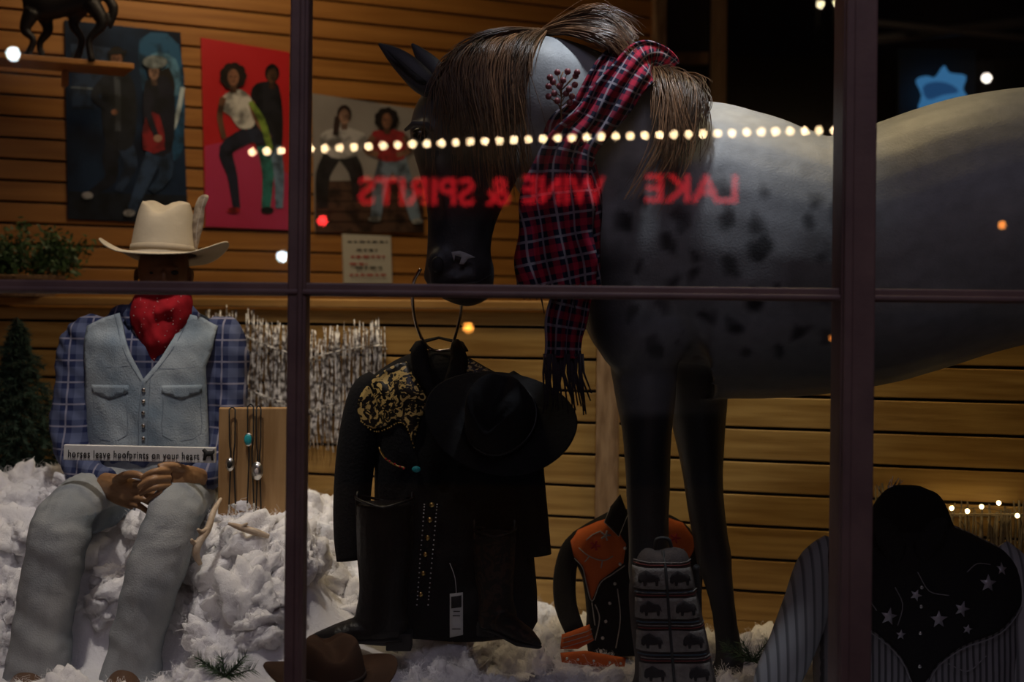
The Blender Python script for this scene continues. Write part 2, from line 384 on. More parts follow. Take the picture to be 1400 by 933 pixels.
person_head(158,82,10,skin,(.012,.008,.006),g); stroke('cap_peak',[(146,74),(172,72)],5,pm((.01,.01,.012)),g)
stroke('woman_leg1',[(215,200),(200,235),(178,290)],[26,20,12],pm((.03,.06,.13)),g); stroke('woman_leg2',[(222,200),(225,240),(205,262)],[24,18,10],pm((.02,.045,.1)),g)
stroke('long_hair',[(222,96),(230,120),(226,150)],[16,16,8],pm((.012,.008,.006)),g)
flat('woman_jacket',[(198,112),(214,106),(228,108),(238,140),(232,208),(200,206),(194,150)],pm((.01,.01,.022)),g,sm=3)
flat('woman_top',[(198,160),(216,158),(224,205),(194,205)],pm((.26,.015,.02)),g,sm=2)
person_head(209,100,9,skin3,(.01,.007,.006),g); disc('cap',(210,86),17,9,pm((.26,.31,.33)),g)
stroke('woman_arm',[(226,112),(212,130),(200,150),(212,186)],[12,10,9,7],pm((.012,.012,.025)),g); disc('hand_a',(214,190),6,5,pm(skin3),g)
disc('shoe_a',(175,292),8,5,pm((.35,.35,.37)),g); disc('shoe_b',(118,268),8,5,pm((.35,.35,.37)),g)
g=posterbase('fashion_poster',[(274,52),(395,72),(395,315),(280,310)],mat('poster_red',(.50,.010,.012),.35,col2=(.60,.022,.03),scale=2))
flat('pink_floor',[(279,200),(330,190),(395,240),(395,315),(280,310)],mat('print_pink',(.50,.03,.10),.35,col2=(.55,.045,.14),scale=3),g)
flat('man_body',[(344,120),(362,112),(380,118),(386,170),(380,210),(350,205),(342,150)],pm((.014,.014,.02)),g,sm=3); person_head(371,104,9,skin2,(.01,.006,.005),g)
stroke('man_leg1',[(360,200),(365,240),(362,285)],[20,16,12],pm((.03,.19,.17)),g); stroke('man_leg2',[(375,200),(380,240),(380,285)],[16,14,10],pm((.16,.25,.38)),g)
disc('man_shoe',(364,288),9,5,pm((.01,.01,.01)),g)
stroke('leg2',[(335,185),(365,190),(368,205),(362,215)],[20,18,12,10],pm((.02,.025,.05)),g)
stroke('leg1',[(338,185),(308,205),(316,240),(322,285)],[22,20,14,10],pm((.015,.017,.035)),g)
disc('shoe',(318,288),9,4,pm((.4,.02,.02)),g)
flat('tee',[(304,132),(317,125),(330,124),(344,140),(346,172),(326,176),(314,160),(302,150)],pm((.60,.58,.55)),g,sm=3)
stroke('arm1',[(304,134),(299,160),(305,190)],[9,8,7],pm(skin2),g); stroke('arm2',[(342,140),(350,165),(368,190)],[9,8,7],pm(skin),g)
stroke('green_strap',[(340,140),(356,165),(368,205)],[6,9,8],pm((.22,.34,.05)),g)
person_head(317,107,10,skin,(.015,.008,.006),g,curly=True)
g=posterbase('fashion_poster',[(425,128),(572,150),(578,318),(430,318)],mat('poster_grey',(.26,.235,.225),.4,col2=(.36,.335,.32),scale=4))
flat('boards',[(430,248),(576,246),(578,318),(430,318)],pm((.08,.042,.028)),g)
for yy in (262,276,290,304): stroke('plank_line',[(430,yy),(577,yy-2)],2,pm((.03,.016,.012)),g)
stroke('leg1',[(455,210),(440,240),(440,285)],[24,20,14],pm((.018,.016,.018)),g); stroke('leg2',[(470,210),(485,235),(488,275)],[24,20,14],pm((.018,.016,.018)),g)
flat('shirt',[(440,182),(452,177),(468,174),(484,178),(497,184),(500,192),(484,214),(452,216),(436,195)],pm((.46,.44,.44)),g,sm=3); stroke('arms',[(440,192),(465,202),(495,192)],8,pm((.40,.38,.38)),g)
stroke('hair_long',[(460,160),(457,186)],8,pm((.03,.014,.01)),g); person_head(469,160,9,skin3,(.03,.014,.01),g)
stroke('jean1',[(530,215),(518,250),(512,298)],[24,20,14],pm((.17,.23,.31)),g); stroke('jean2',[(540,215),(552,250),(566,300)],[24,20,14],pm((.18,.25,.33)),g)
disc('shoe1',(510,300),9,4,pm((.3,.3,.3)),g); disc('shoe2',(568,303),8,4,pm((.3,.3,.3)),g)
flat('top',[(506,184),(516,179),(530,177),(544,180),(552,186),(550,218),(514,218)],pm((.34,.02,.025)),g,sm=3); stroke('arm1',[(508,187),(498,205),(515,212)],8,pm(skin),g); stroke('arm2',[(550,187),(558,205),(540,213)],8,pm(skin),g)
person_head(526,166,9,skin,(.012,.007,.006),g,curly=True)
g=posterbase('paper_notice',[(467,320),(533,323),(535,388),(469,388)],mat('paper',(.55,.51,.43),.7))
M_pk=mat('notice_ink',(.03,.03,.03),.7); M_pr=mat('notice_red',(.4,.03,.02),.7)
for yy,x0,x1,m_ in ((331,474,528,M_pk),(342,486,514,M_pk),(351,478,524,M_pr),(361,476,500,M_pr),(366,484,520,M_pk),(376,476,526,M_pr)):
    x=x0
    while x<x1:
        l=random.uniform(4,10); stroke('print_line',[(x,yy),(min(x+l,x1),yy+.4)],2.6,m_,g); x+=l+2.5
# ------------------------------------------------------------ shelf + bronze horse statue, basket plant
sh=G('wall_shelf'); c=P(80,88,5.32); box('board',c,(.52,.2,.022),M_slat2,sh,rz=au); box('bracket',c+Vector((0,.08,-.04)),(.02,.06,.06),M_slat2,sh,rz=au)
M_br=mat('bronze',(.018,.015,.015),.5,.4)
D=5.3
fuse('bronze_horse_statue',[limb([(35,5,D,.035),(60,8,D,.055),(95,2,D,.05),(125,-10,D,.055),(140,-15,D,.02)]),
 limb([(45,5,D,.035),(30,-30,D,.03),(15,-55,D,.025),(0,-50,D,.03),(-15,-35,D,.015)]),
 limb([(45,15,D-.03,.034),(34,40,D-.03,.02),(46,55,D-.03,.013),(36,78,D-.03,.014)]),limb([(55,15,D+.03,.03),(66,40,D+.03,.02),(54,60,D+.03,.013),(60,80,D+.03,.014)]),
 limb([(125,5,D-.03,.035),(140,32,D-.03,.022),(122,55,D-.03,.013),(126,84,D-.03,.014)]),limb([(115,5,D+.03,.035),(100,32,D+.03,.02),(112,55,D+.03,.013),(104,84,D+.03,.014)]),
 limb([(138,-10,D,.012),(155,10,D,.02),(150,40,D,.006)])],.006,M_br,None,3)
M_leaf=mat('leaf_green',(.018,.05,.014),.55,col2=(.05,.10,.025),scale=30)
def leaves(name,pts,size,m,parent,n):
    V=[];Fc=[]
    for i in range(n):
        c=random.choice(pts)+Vector([random.gauss(0,.018) for _ in range(3)]); a=Vector([random.gauss(0,1) for _ in range(3)]).normalized(); b=a.orthogonal().normalized(); l=size*random.uniform(.6,1.2); o=len(V)
        V+=[c-a*l,c+b*l*.45,c+a*l,c-b*l*.45]; Fc.append((o,o+1,o+2,o+3))
    return mk(name,V,Fc,m,parent,smooth=False)
g=G('basket_plant'); bc=P(38,388,5.3); bz=1.114
bc=Vector((bc.x,bc.y-.02,bz))
pr=[(.10,0),(.125,.03),(.14,.06),(.15,.075),(.145,.08),(.13,.06)]
V=[];n=40
for r,zz in pr:
    for k in range(n): V.append(bc+Vector((r*math.cos(2*math.pi*k/n)*1.05,.5*r*math.sin(2*math.pi*k/n),zz)))
Fc=[(i*n+k,i*n+(k+1)%n,(i+1)*n+(k+1)%n,(i+1)*n+k) for i in range(len(pr)-1) for k in range(n)]+[tuple(range(n))]
mk('basket',V,Fc,mat('wicker',(.10,.05,.02),.7,col2=(.32,.18,.08),scale=70,stretch=(1,1,2.5),bump=.8,bscale=90),g)
pts=[];pp=[]
for i in range(55):
    x=random.uniform(-.12,.19); y=random.uniform(-.05,.05); h=random.uniform(.05,.2)*(1-abs(x)*1.2)
    a=bc+Vector((x*.6,y*.5,.05)); b=bc+Vector((x*1.15,y,.07+h)); pp.append(tube([a,(a+b)/2+Vector((0,0,.02)),b],.0015,4)); pts+=[a.lerp(b,t) for t in (.5,.7,.85,1)]
V,Fc=joinp(pp); mk('stems',V,Fc,M_leaf,g); leaves('leaves',pts,.014,M_leaf,g,1500)
# ------------------------------------------------------------ christmas tree + sprigs
M_pine=mat('pine_green',(.006,.022,.012),.8,col2=(.018,.05,.03),scale=40)
M_ptw=mat('pine_twig',(.02,.02,.012),.9)
def needles(name,branches,parent,l=.018,step=.004,per=3,wd=.0012,m=M_pine):
    V=[];Fc=[];st=[]
    for a,b in branches:
        st.append(tube([a,b],[.0025,.001],4)); t=(b-a); L_=t.length; t.normalize(); u=t.orthogonal().normalized(); w_=t.cross(u); k=0
        while k<L_:
            for q in range(per):
                th=random.uniform(0,6.28); dr=(t*.8+u*math.cos(th)+w_*math.sin(th)).normalized(); p=a+t*k; sd=dr.orthogonal().normalized()*wd; o=len(V)
                V+=[p-sd,p+sd,p+dr*l*random.uniform(.7,1.1)]; Fc.append((o,o+1,o+2))
            k+=step
    mk('needles',V,Fc,m,parent,smooth=False); V,Fc=joinp(st); mk('twigs',V,Fc,M_ptw,parent)
g=G('christmas_tree'); base=P(14,690,4.75); top=P(24,450,4.75); H=top.z-base.z; br=[]
for i in range(170):
    t=i/170; r=(.19*(1-t)**.8+.012)*random.uniform(.65,1.2); th=i*2.4; zz=base.z+.03+H*t*.97
    a=Vector((top.x,top.y,zz+.03)); b=a+Vector((r*math.cos(th),r*math.sin(th),-.02-.25*r)); br.append((a,b))
    for q in (.4,.7): c=a.lerp(b,q); br.append((c,c+Vector((r*.45*math.cos(th+.7*(1 if q<.5 else -1)),r*.45*math.sin(th+.7*(1 if q<.5 else -1)),-.01))))
needles('n',br,g,l=.026,step=.005,per=3,wd=.0018)
V,Fc=tube([Vector((top.x,top.y,.2)),Vector((top.x,top.y,top.z-.03))],[.015,.004],8); mk('trunk',V,Fc,M_ptw,g)
V,Fc=tube([Vector((top.x,top.y,.0)),Vector((top.x,top.y,.22))],[.09,.12],20); mk('pot',V,Fc,mat('pot_red',(.25,.03,.03),.6),g)
def sprig(c,n,l,seed):
    random.seed(seed); g=G('pine_sprig'); br=[]
    for i in range(n):
        th=2*math.pi*i/n; br.append((c,c+Vector((l*math.cos(th),.5*l*math.sin(th),.02+l*.4*abs(math.sin(th*1.3)))))) 
    needles('n',br,g,l=.035,step=.004,per=4,wd=.0011,m=mat('sprig_green',(.02,.06,.025),.6,col2=(.07,.14,.05),scale=30))
# ------------------------------------------------------------ twig screens
M_twig=mat('silver_twig',(.11,.09,.085),.42,.35,col2=(.88,.87,.88),scale=55,lo=.42,hi=.58,bump=.6)
def twigscreen(name,x0,x1,topf,botf,n,m,surf,r=(.003,.006),seed=1,rails=()):
    random.seed(seed); g=G(name); pp=[]
    for i in range(n):
        x=x0+(x1-x0)*(i+random.uniform(-.4,.4))/n; yt=topf(x)+random.uniform(-9,9); yb=botf(x)+random.uniform(-7,7); o=random.uniform(.025,.05); q=[]
        for k in range(6): q.append(surf(x+random.uniform(-2.2,2.2)+k*random.uniform(-.4,.4),yt+(yb-yt)*k/5,o+random.uniform(-.004,.004)))
        rr=random.uniform(*r); pp.append(tube(q,[rr*.6,rr,rr,rr*1.1,rr,rr*.8],5))
        if random.random()<.5: a=q[1]; pp.append(tube([a,a+Vector((random.uniform(-.03,.03),-.01,random.uniform(.02,.05)))],[rr*.5,rr*.3],4))
    for yr in rails:
        S=[surf(x,yr(x),.058) for x in np.linspace(x0,x1,14)]; pp.append(tube(S,.0025,5)); S=[surf(x,yr(x)+5,.022) for x in np.linspace(x0,x1,14)]; pp.append(tube(S,.0025,5))
    V,Fc=joinp(pp); mk('twigs',V,Fc,m,g); return g
tf=lambda x: interp(x,[343,360,385,430,460,500,530],[428,436,446,460,452,444,442]); bf=lambda x: interp(x,[343,420,470,530],[572,604,612,600])
twigscreen('silver_twig_screen',343,532,tf,bf,82,M_twig,SL,seed=3,r=(.0025,.005),rails=(lambda x:tf(x)+30,lambda x:tf(x)+100))
twigscreen('silver_twig_screen',290,330,lambda x:432-(x-290)*.25,lambda x:590,15,M_twig,SL,seed=4,rails=(lambda x:460,))
# ------------------------------------------------------------ cotton snow
def Hc(x,y):
    hb=interp(x,[-2.6,-1.0,-.85,-.68,-.58,-.475,-.30,0,.5,3],[.5,.5,.48,.45,.40,.27,.16,.09,.06,.06])
    if x<-.9: t=sstep(4.0,4.3,y)
    else: t=sstep(interp(x,[-.9,-.75],[3.95,3.45]),interp(x,[-.9,-.7],[4.3,4.05]),y)
    b=.085 if x<0 else .055
    return b+(hb-b)*t if hb>b else hb
sh_=[];bm=bmesh.new(); bmesh.ops.create_icosphere(bm,subdivisions=4,radius=1); base=[v.co.copy() for v in bm.verts]; ft=np.array([[v.index for v in f.verts] for f in bm.faces]); bm.free()
for s_ in range(12):
    o=Vector((s_*7.3,s_*3.1,0)); a=[]; sc3=Vector((random.uniform(.9,1.5),random.uniform(.8,1.2),random.uniform(.6,.9)))
    for v in base:
        r=1+.55*noise.noise(v*1.4+o)+.26*noise.noise(v*3.2+o)+.14*noise.noise(v*7+o)+.07*noise.noise(v*15+o); a.append((v.x*r*sc3.x,v.y*r*sc3.y,v.z*r*sc3.z))
    sh_.append(np.array(a))
rng=np.random.default_rng(5); VV=[];FF=[];FV=[];cnt=0
EXC=[(-1.27,3.95,.11),(-1.0,3.95,.11),(-1.33,3.82,.1),(-1.05,3.8,.1),(-.42,3.86,.13),(-.30,3.86,.08),(.36,3.8,.09),(.62,4.1,.09),(-.40,3.6,.12),(.42,3.7,.14),(.32,4.25,.16),(-.02,3.9,.08),(.99,3.75,.2),(1.1,3.75,.22),(1.25,3.75,.2),(-.53,3.57,.14)]
NS=170
def puff(x,y,z,r):
    global cnt
    a=sh_[rng.integers(12)]; q=rng.normal(size=4); q/=np.linalg.norm(q); w_,X,Y,Z=q
    R=np.array([[1-2*(Y*Y+Z*Z),2*(X*Y-Z*w_),2*(X*Z+Y*w_)],[2*(X*Y+Z*w_),1-2*(X*X+Z*Z),2*(Y*Z-X*w_)],[2*(X*Z-Y*w_),2*(Y*Z+X*w_),1-2*(X*X+Y*Y)]])
    B=(a@R.T)*r; C=np.array([x,y,z]); VV.append(B+C); FF.append(ft+cnt); cnt+=len(a)
    up_=B[(B[:,2]>-.3*r)&(B[:,1]<.5*r)]; v=up_[rng.integers(0,len(up_),NS)]; nn=v/np.linalg.norm(v,axis=1,keepdims=True)
    t1=rng.normal(size=(NS,3)); t1-=nn*(t1*nn).sum(1,keepdims=True); t1/=np.linalg.norm(t1,axis=1,keepdims=True); L=rng.uniform(.010,.034,(NS,1))
    p0=v*.97+C; p1=p0+nn*L*.40+t1*L*.35; p2=p1+nn*L*.10+t1*L*.5+rng.normal(size=(NS,3))*.004; p3=p2-nn*L*.25+t1*L*.3+rng.normal(size=(NS,3))*.004
    sd=np.cross(nn,t1)*.0004
    FV.append(np.stack([p0-sd,p0+sd,p1-sd,p1+sd,p2-sd,p2+sd,p3-sd*.4,p3+sd*.4],1).reshape(-1,3))
tries=0
while len(VV)<760 and tries<14000:
    tries+=1; x=rng.uniform(-2.1,1.9); y=rng.uniform(3.34,4.75)
    if x>.9 and rng.random()<.5: continue
    if abs(x)*F/y>860: continue
    if y>4.8-.28*x-.12: continue
    h=Hc(x,y)
    if h>.4 and y>4.5 and rng.random()<.6: continue
    r=rng.uniform(.035,.085) if h>.12 else rng.uniform(.025,.055)
    if any((x-a)**2+(y-b)**2<(c+r*.8)**2 for a,b,c in EXC): continue
    puff(x,y,h-r*.45,r)
g=G('cotton_snow')
def npmesh(name,A,B,k,m,par):
    me=bpy.data.meshes.new(name); me.vertices.add(len(A)); me.vertices.foreach_set('co',A.ravel()); me.loops.add(len(B)*k); me.loops.foreach_set('vertex_index',B.ravel().astype(np.int32)); me.polygons.add(len(B)); me.polygons.foreach_set('loop_start',np.arange(0,len(B)*k,k,dtype=np.int32)); me.update(calc_edges=True); me.polygons.foreach_set('use_smooth',[True]*len(B)); me.materials.append(m); link(bpy.data.objects.new(name,me),par)
npmesh('puffs',np.concatenate(VV),np.concatenate(FF),3,M_cotton,g)
A=np.concatenate(FV); ns_=len(A)//8; q0=np.array([[0,1,3,2],[2,3,5,4],[4,5,7,6]]); B=(np.arange(ns_)[:,None,None]*8+q0[None]).reshape(-1,4)
npmesh('fibres',A,B,4,M_fib,g)
xs=np.arange(-2.5,3.2,.025); ys=np.arange(3.27,4.85,.025); V=[];Fc=[]
for y in ys:
    for x in xs:
        yy=min(y,4.8-.28*x-.05); V.append((x,yy,max(.004,Hc(x,yy)-.03+.02*noise.noise(Vector((x*14,yy*14,0)))+.012*noise.noise(Vector((x*40,yy*40,3))))))
nx=len(xs); Fc=[(j*nx+i,j*nx+i+1,(j+1)*nx+i+1,(j+1)*nx+i) for j in range(len(ys)-1) for i in range(nx-1)]
mk('batting',V,Fc,M_cotton,g)
sprig(P(308,915,3.5)+Vector((0,0,-.02)),7,.07,2); sprig(P(1028,905,3.85),7,.08,3)
# ------------------------------------------------------------ HAT
def hat(name,c,R,rx,ry,cr,ch,m,parent=None,curl=.05,band=None,crease=.035,dip=.012):
    g=G(name) if parent is None else parent
    c=Vector(c); V=[];n=64; rings=[]
    for t in (1,.985,.92,.82,.7,.6): rings.append(('b',t))
    for t in (0,.12,.3,.5,.7,.85,.95,1.0): rings.append(('c',t))
    for t in (.88,.72,.55,.38,.2,.05): rings.append(('t',t))
    def pos(k,t,th):
        cx_,sy=math.cos(th),math.sin(th)
        if k=='b':
            r0=cr/rx; rr=r0+(1-r0)*((t-.6)/.4)
            x=rx*rr*cx_; y=(cr*1.12+(ry-cr*1.12)*((t-.6)/.4))*sy
            e=max(0,(abs(x)-cr*.95)/(rx-cr*.95)); z=curl*e**1.6*(1-.25*abs(sy))-dip*(y/ry)**2*abs(sy)
            return Vector((x,y,z))
        u=t if k=='c' else 1
        tp=cr*(1-.20*u-.10*u**5)
        if k=='c':
            z=ch*t; x=tp*cx_; y=tp*1.12*sy
            z-=.30*ch*math.exp(-((sy+1)/.35)**2)*t**3*.6
            xx=abs(cx_); x*=1-.12*t*math.exp(-((xx-.6)/.25)**2)*(1 if sy<0 else 0)
            z-=crease*.8*math.exp(-(x/.022)**2)*t**6
            return Vector((x,y,z))
        x=tp*t*cx_; y=tp*1.12*t*sy; z=ch+.012*(1-t*t)
        z-=crease*math.exp(-(x/.028)**2); z-=.18*ch*math.exp(-((sy+1)/.35)**2)*t*t
        z-=.02*math.exp(-((abs(x)-.05)/.015)**2)*max(0,-sy)
        return Vector((x,y,z))
    for k,t in rings:
        for i in range(n): V.append(c+R@pos(k,t,2*math.pi*i/n))
    Fc=[(a*n+i,a*n+(i+1)%n,(a+1)*n+(i+1)%n,(a+1)*n+i) for a in range(len(rings)-1) for i in range(n)]+[tuple((len(rings)-1)*n+i for i in range(n))]
    mk('hat_body',V,Fc,m,g,solid=.004)
    if band:
        V=[]
        for t in (.02,.14):
            for i in range(n):
                th=2*math.pi*i/n; p=pos('c',t,th); p.x*=1.02;p.y*=1.02; V.append(c+R@p)
        mk('hat_band',V,[(i,(i+1)%n,n+(i+1)%n,n+i) for i in range(n)],band,g,solid=.004)
    return g
E=lambda x,y,z: (Matrix.Rotation(math.radians(z),3,'Z')@Matrix.Rotation(math.radians(y),3,'Y')@Matrix.Rotation(math.radians(x),3,'X'))
# ------------------------------------------------------------ COWBOY
cow=G('cowboy_mannequin')
M_vest=mat('light_denim',(.19,.25,.31),.9,col2=(.42,.48,.52),scale=7,bump=.3,bscale=200,spec=.2)
M_jean=attrmat('worn_jeans',.95,.3,220,spec=.12)
M_wood=mat('mannequin_wood',(.25,.125,.055),.5,col2=(.38,.21,.10),scale=18,stretch=(1,1,3))
M_plaid=plaid('blue_plaid_shirt',(.022,.030,.085),(.10,.12,.21),(.30,.29,.36),scale=15,coord='Object',axes=(0,2),bandw=.42,linew=.04,lk=.65)
def Bw(y): return interp(y,[400,420,432,445,460,500,560,640],[26,32,62,90,98,96,88,88])
def Ad(y): return interp(y,[400,425,445,470,560,640],[.055,.06,.09,.12,.12,.12])
CX=214
def wrk(co): 
    return .007*noise.noise(Vector((co.x*14,co.y*14,co.z*9)))+.004*noise.noise(Vector((co.x*33+co.z*12,co.y*30,co.z*18)))
ys_=[655,620,580,540,500,475,460,448,438,430,420,412]
torso=tube([P(CX+(4 if y<430 else 0),y,4.42) for y in ys_],[(Ad(y),Bw(y)*4.42/F) for y in ys_],28)
armL=limb([(140,455,4.42,.055),(118,462,4.42,.068),(106,500,4.41,.066),(98,560,4.39,.06),(98,612,4.35,.058),(118,645,4.26,.05),(146,662,4.15,.041)],side=(0,1,.3))
armR=limb([(288,455,4.42,.055),(306,462,4.42,.066),(312,500,4.41,.064),(314,560,4.39,.058),(312,608,4.35,.056),(296,640,4.26,.05),(268,655,4.15,.041)],side=(0,1,.3))
def slw(c):
    k=sstep(-1.05-.17,-1.05-.2,c.x)+sstep(-1.05+.12,-1.05+.15,c.x)
    return wrk(c)*1.2+k*.010*(noise.noise(Vector((c.x*8,c.y*8,c.z*26+c.x*20))))
fuse('plaid_shirt',[torso,armL,armR],.009,M_plaid,cow,4,disp=slw)
def tors(x,y,ex=.016):
    b=Bw(max(y,446))+6; k=max(0,1-((x-CX)/b)**2); return P(x,y,4.42)+Vector((0,-(Ad(max(y,452))+ex)*math.sqrt(k)-.004+.9*wrk(P(x,y,4.42)),0))
vo=[(128,446),(150,436),(176,428),(184,455),(196,485),(212,516),(232,492),(250,462),(262,428),(284,434),(302,446),(298,475),(290,500),(291,560),(293,612),(250,614),(213,612),(170,614),(123,612),(124,560),(128,510),(125,475)]
sheet('denim_vest',vo,tors,M_vest,cow,step=5,thick=.008,off=.0)
vb=[(128,446),(176,428),(214,426),(262,428),(302,446),(296,500),(293,612),(123,612),(128,510)]
sheet('vest_back',vb,lambda x,y:P(x,y,4.42)+Vector((0,(Ad(max(y,452))+.012)*math.sqrt(max(0,1-((x-CX)/(Bw(max(y,446))+6))**2)),0)),M_vest,cow,step=8,thick=.006,off=0)
M_vd=mat('denim_seam',(.16,.20,.25),.9)
def sstroke(name,pts,r,m,parent,surf,off=.006,seg=4):
    S=cat(pts,seg); V,Fc=tube([surf(x,y)+Vector((0,-off,0)) for x,y in S],r,6); return mk(name,V,Fc,m,parent)
sstroke('placket',[(212,518),(207,560),(206,612)],.0022,M_vd,cow,tors,off=.003); sstroke('placket2',[(222,512),(219,560),(218,612)],.0012,M_vd,cow,tors,off=.004)
sstroke('lapel_l',[(170,430),(178,458),(192,490),(209,518)],.002,M_vd,cow,tors,off=.003); sstroke('lapel_r',[(268,430),(256,465),(236,496),(216,520)],.002,M_vd,cow,tors,off=.003)
sstroke('yoke_l',[(128,492),(160,500),(198,498)],.0016,M_vd,cow,tors,off=.003); sstroke('yoke_r',[(290,498),(260,502),(232,502)],.0016,M_vd,cow,tors,off=.003)
for nm,x0,x1 in (('pocket_l',140,190),('pocket_r',238,284)):
    sstroke(nm,[(x0,534),(x0,560),(x0,590),((x0+x1)/2,598),(x1,590),(x1,560),(x1,534)],.0013,M_vd,cow,tors,off=.004,seg=2)
    sheet(nm+'_flap',[(x0-2,524),(x1+2,524),(x1+2,534),((x0+x1)/2,543),(x0-2,534)],tors,M_vest,cow,step=5,thick=.003,off=.005)
pp=[ball(tors(213,y)+Vector((0,-.008,0)),.006,1,.5,1) for y in (530,545,560,577,594)]; V,Fc=joinp(pp); mk('vest_buttons',V,Fc,M_chrome,cow)
for nm,o in (('collar_l',[(180,412),(190,440),(176,452),(168,430)]),('collar_r',[(258,412),(252,440),(264,452),(274,430)])): sheet(nm,o,lambda x,y:P(x,y,4.33),M_plaid,cow,step=6,thick=.006,off=.0)
bp=Pil([(184,404),(200,398),(224,402),(246,398),(262,404),(263,430),(252,455),(235,480),(216,512),(206,500),(192,470),(178,440),(179,418)],4.33,.045,30,.034,18,sm=3)
M_band=mat('red_bandana',(.24,.005,.010),.85,col2=(.38,.010,.018),scale=25,spec=.2)
bp.build('bandana',M_band,cow,step=4)
V,Fc=tube([P(224,405,4.42),P(224,416,4.41),P(222,428,4.40)],[(.06,.07),(.075,.085),(.06,.075)],24); mk('bandana_wrap',V,Fc,M_band,cow)
pp=[]; rd=random.Random(4)
for i in range(70):
    x=rd.uniform(186,256); y=rd.uniform(404,500)
    if inside([(x,y)],bp.o)[0]: pp.append(ball(bp.surf(x,y)+Vector((0,-.001,0)),rd.uniform(.001,.0022),1,.4,1,6,4))
V,Fc=joinp(pp); mk('bandana_print',V,Fc,mat('print_cream',(.42,.3,.28),.8),cow)
sstroke('bandana_border',[(184,452),(196,476),(213,504),(232,480),(250,450)],.0012,bpy.data.materials['print_cream'],cow,bp.surf,off=.001)
hd=4.40
fuse('head',[ball(P(224,368,hd),.088,.88,1.02,1.15,20,14),ball(P(224,392,hd-.035),.058,.85,.75,.8,16,10),limb([(224,400,hd,.05),(224,425,hd,.052)]),
 ball(P(224,380,hd-.098),.014,.8,.9,1.5),ball(P(224,388,hd-.1),.012,1.2,.8,.8),ball(P(186,378,hd+.005),.018,.4,.8,1.4),ball(P(262,378,hd+.005),.018,.4,.8,1.4),ball(P(224,400,hd-.075),.02,1.2,.5,.35),ball(P(224,366,hd-.078),.03,1.7,.5,.3)],.005,mat('head_wood',(.15,.068,.03),.5,col2=(.22,.10,.045),scale=14),cow,3)
for ex in (209,239): V,Fc=ball(P(ex,373,hd-.082),.009,1.3,.5,.8); mk('eye',V,Fc,M_ink,cow)
M_hatw=mat('cream_felt',(.40,.34,.25),.9,col2=(.46,.39,.29),scale=12,bump=.1,spec=.15)
hat('cowboy_hat',P(224,347,4.4),E(-4,1,0),.197,.175,.100,.158,M_hatw,band=mat('hat_band_tan',(.33,.27,.19),.8),curl=.042,dip=.02,crease=.022)
fe=G('hat_feather'); fs=lambda x,y:P(x,y,4.34)
sheet('vane',[(266,338),(263,310),(266,285),(272,270),(281,266),(286,270),(280,285),(279,305),(274,325),(270,340)],fs,mat('feather',(.16,.11,.07),.7,col2=(.4,.32,.22),scale=40),fe,step=5,thick=.001,sm=2)
sstroke('quill',[(268,346),(270,310),(280,270)],.0016,M_white,fe,fs,off=.002)
def jw(co):
    f=noise.noise(Vector((co.x*6,co.y*6,co.z*15+co.x*6))); g_=noise.noise(Vector((co.x*16+3,co.y*12,co.z*7))); kn=math.exp(-((co.z-.47)/.07)**2)
    f3=noise.noise(Vector((co.x*9,co.y*9,co.z*38)))
    return .009*f*(1.0-.3*kn)+.007*g_+.004*kn*f3+.003*noise.noise(Vector((co.x*26,co.y*26,co.z*30)))
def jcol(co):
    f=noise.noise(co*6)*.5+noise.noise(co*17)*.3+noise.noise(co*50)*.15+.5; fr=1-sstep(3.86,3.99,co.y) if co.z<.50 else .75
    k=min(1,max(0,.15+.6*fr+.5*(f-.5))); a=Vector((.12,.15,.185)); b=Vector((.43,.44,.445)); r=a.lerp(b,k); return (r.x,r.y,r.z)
hips=tube([P(214,620,4.42),P(214,650,4.42),P(214,680,4.42),P(214,700,4.40)],[(.12,.18),(.13,.195),(.125,.195),(.09,.16)],24)
legL=limb([(180,676,4.42,.085),(150,680,4.30,.090),(116,690,4.14,.088),(90,706,4.0,.082),(79,740,3.95,.084),(68,800,3.94,.082),(58,860,3.93,.082),(50,940,3.93,.090)],side=(1,0,0))
legR=limb([(250,676,4.42,.085),(254,679,4.30,.090),(247,687,4.14,.088),(238,703,4.0,.080),(226,740,3.95,.080),(208,800,3.93,.076),(191,860,3.93,.076),(176,940,3.93,.085)],side=(1,0,0))
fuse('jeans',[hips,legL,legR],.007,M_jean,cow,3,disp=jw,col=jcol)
for C_ in ([(110,705,3.93),(112,760,3.875),(104,830,3.87),(95,930,3.868)],[(243,700,3.93),(250,755,3.888),(236,830,3.875),(214,930,3.862)]):
    pass
for a in ((50,-.0),(178,.0)):
    fuse('work_boot',[limb([(a[0],925,3.93,.055),(a[0],955,3.93,.055)]),tube([Vector((P(a[0],940,3.93).x,y,zz)) for y,zz in((3.98,.05),(3.9,.055),(3.82,.045),(3.74,.035))],[(.045,.045),(.048,.05),(.045,.04),(.03,.025)],16,(1,0,0))],.008,mat('boot_brown',(.12,.06,.03),.5),cow,3)
box('seat_crate',(-1.12,4.5,.20),(.5,.34,.38),M_rough,cow)
def hand(name,wr_p,pal,fing,thumb,dy=9):
    S=lambda L,k=1:[(a[0],a[1]+dy,a[2])+tuple(v*k for v in a[3:]) for a in L]
    parts=[limb(S([wr_p,pal[0],pal[1]]),5,(0,1,0),14)]
    for f in fing: parts.append(limb(S(f,1.14),4,(0,1,0),10))
    parts.append(limb(S(thumb,1.05),4,(0,1,0),10)); return fuse(name,parts,.003,M_wood,cow,1)
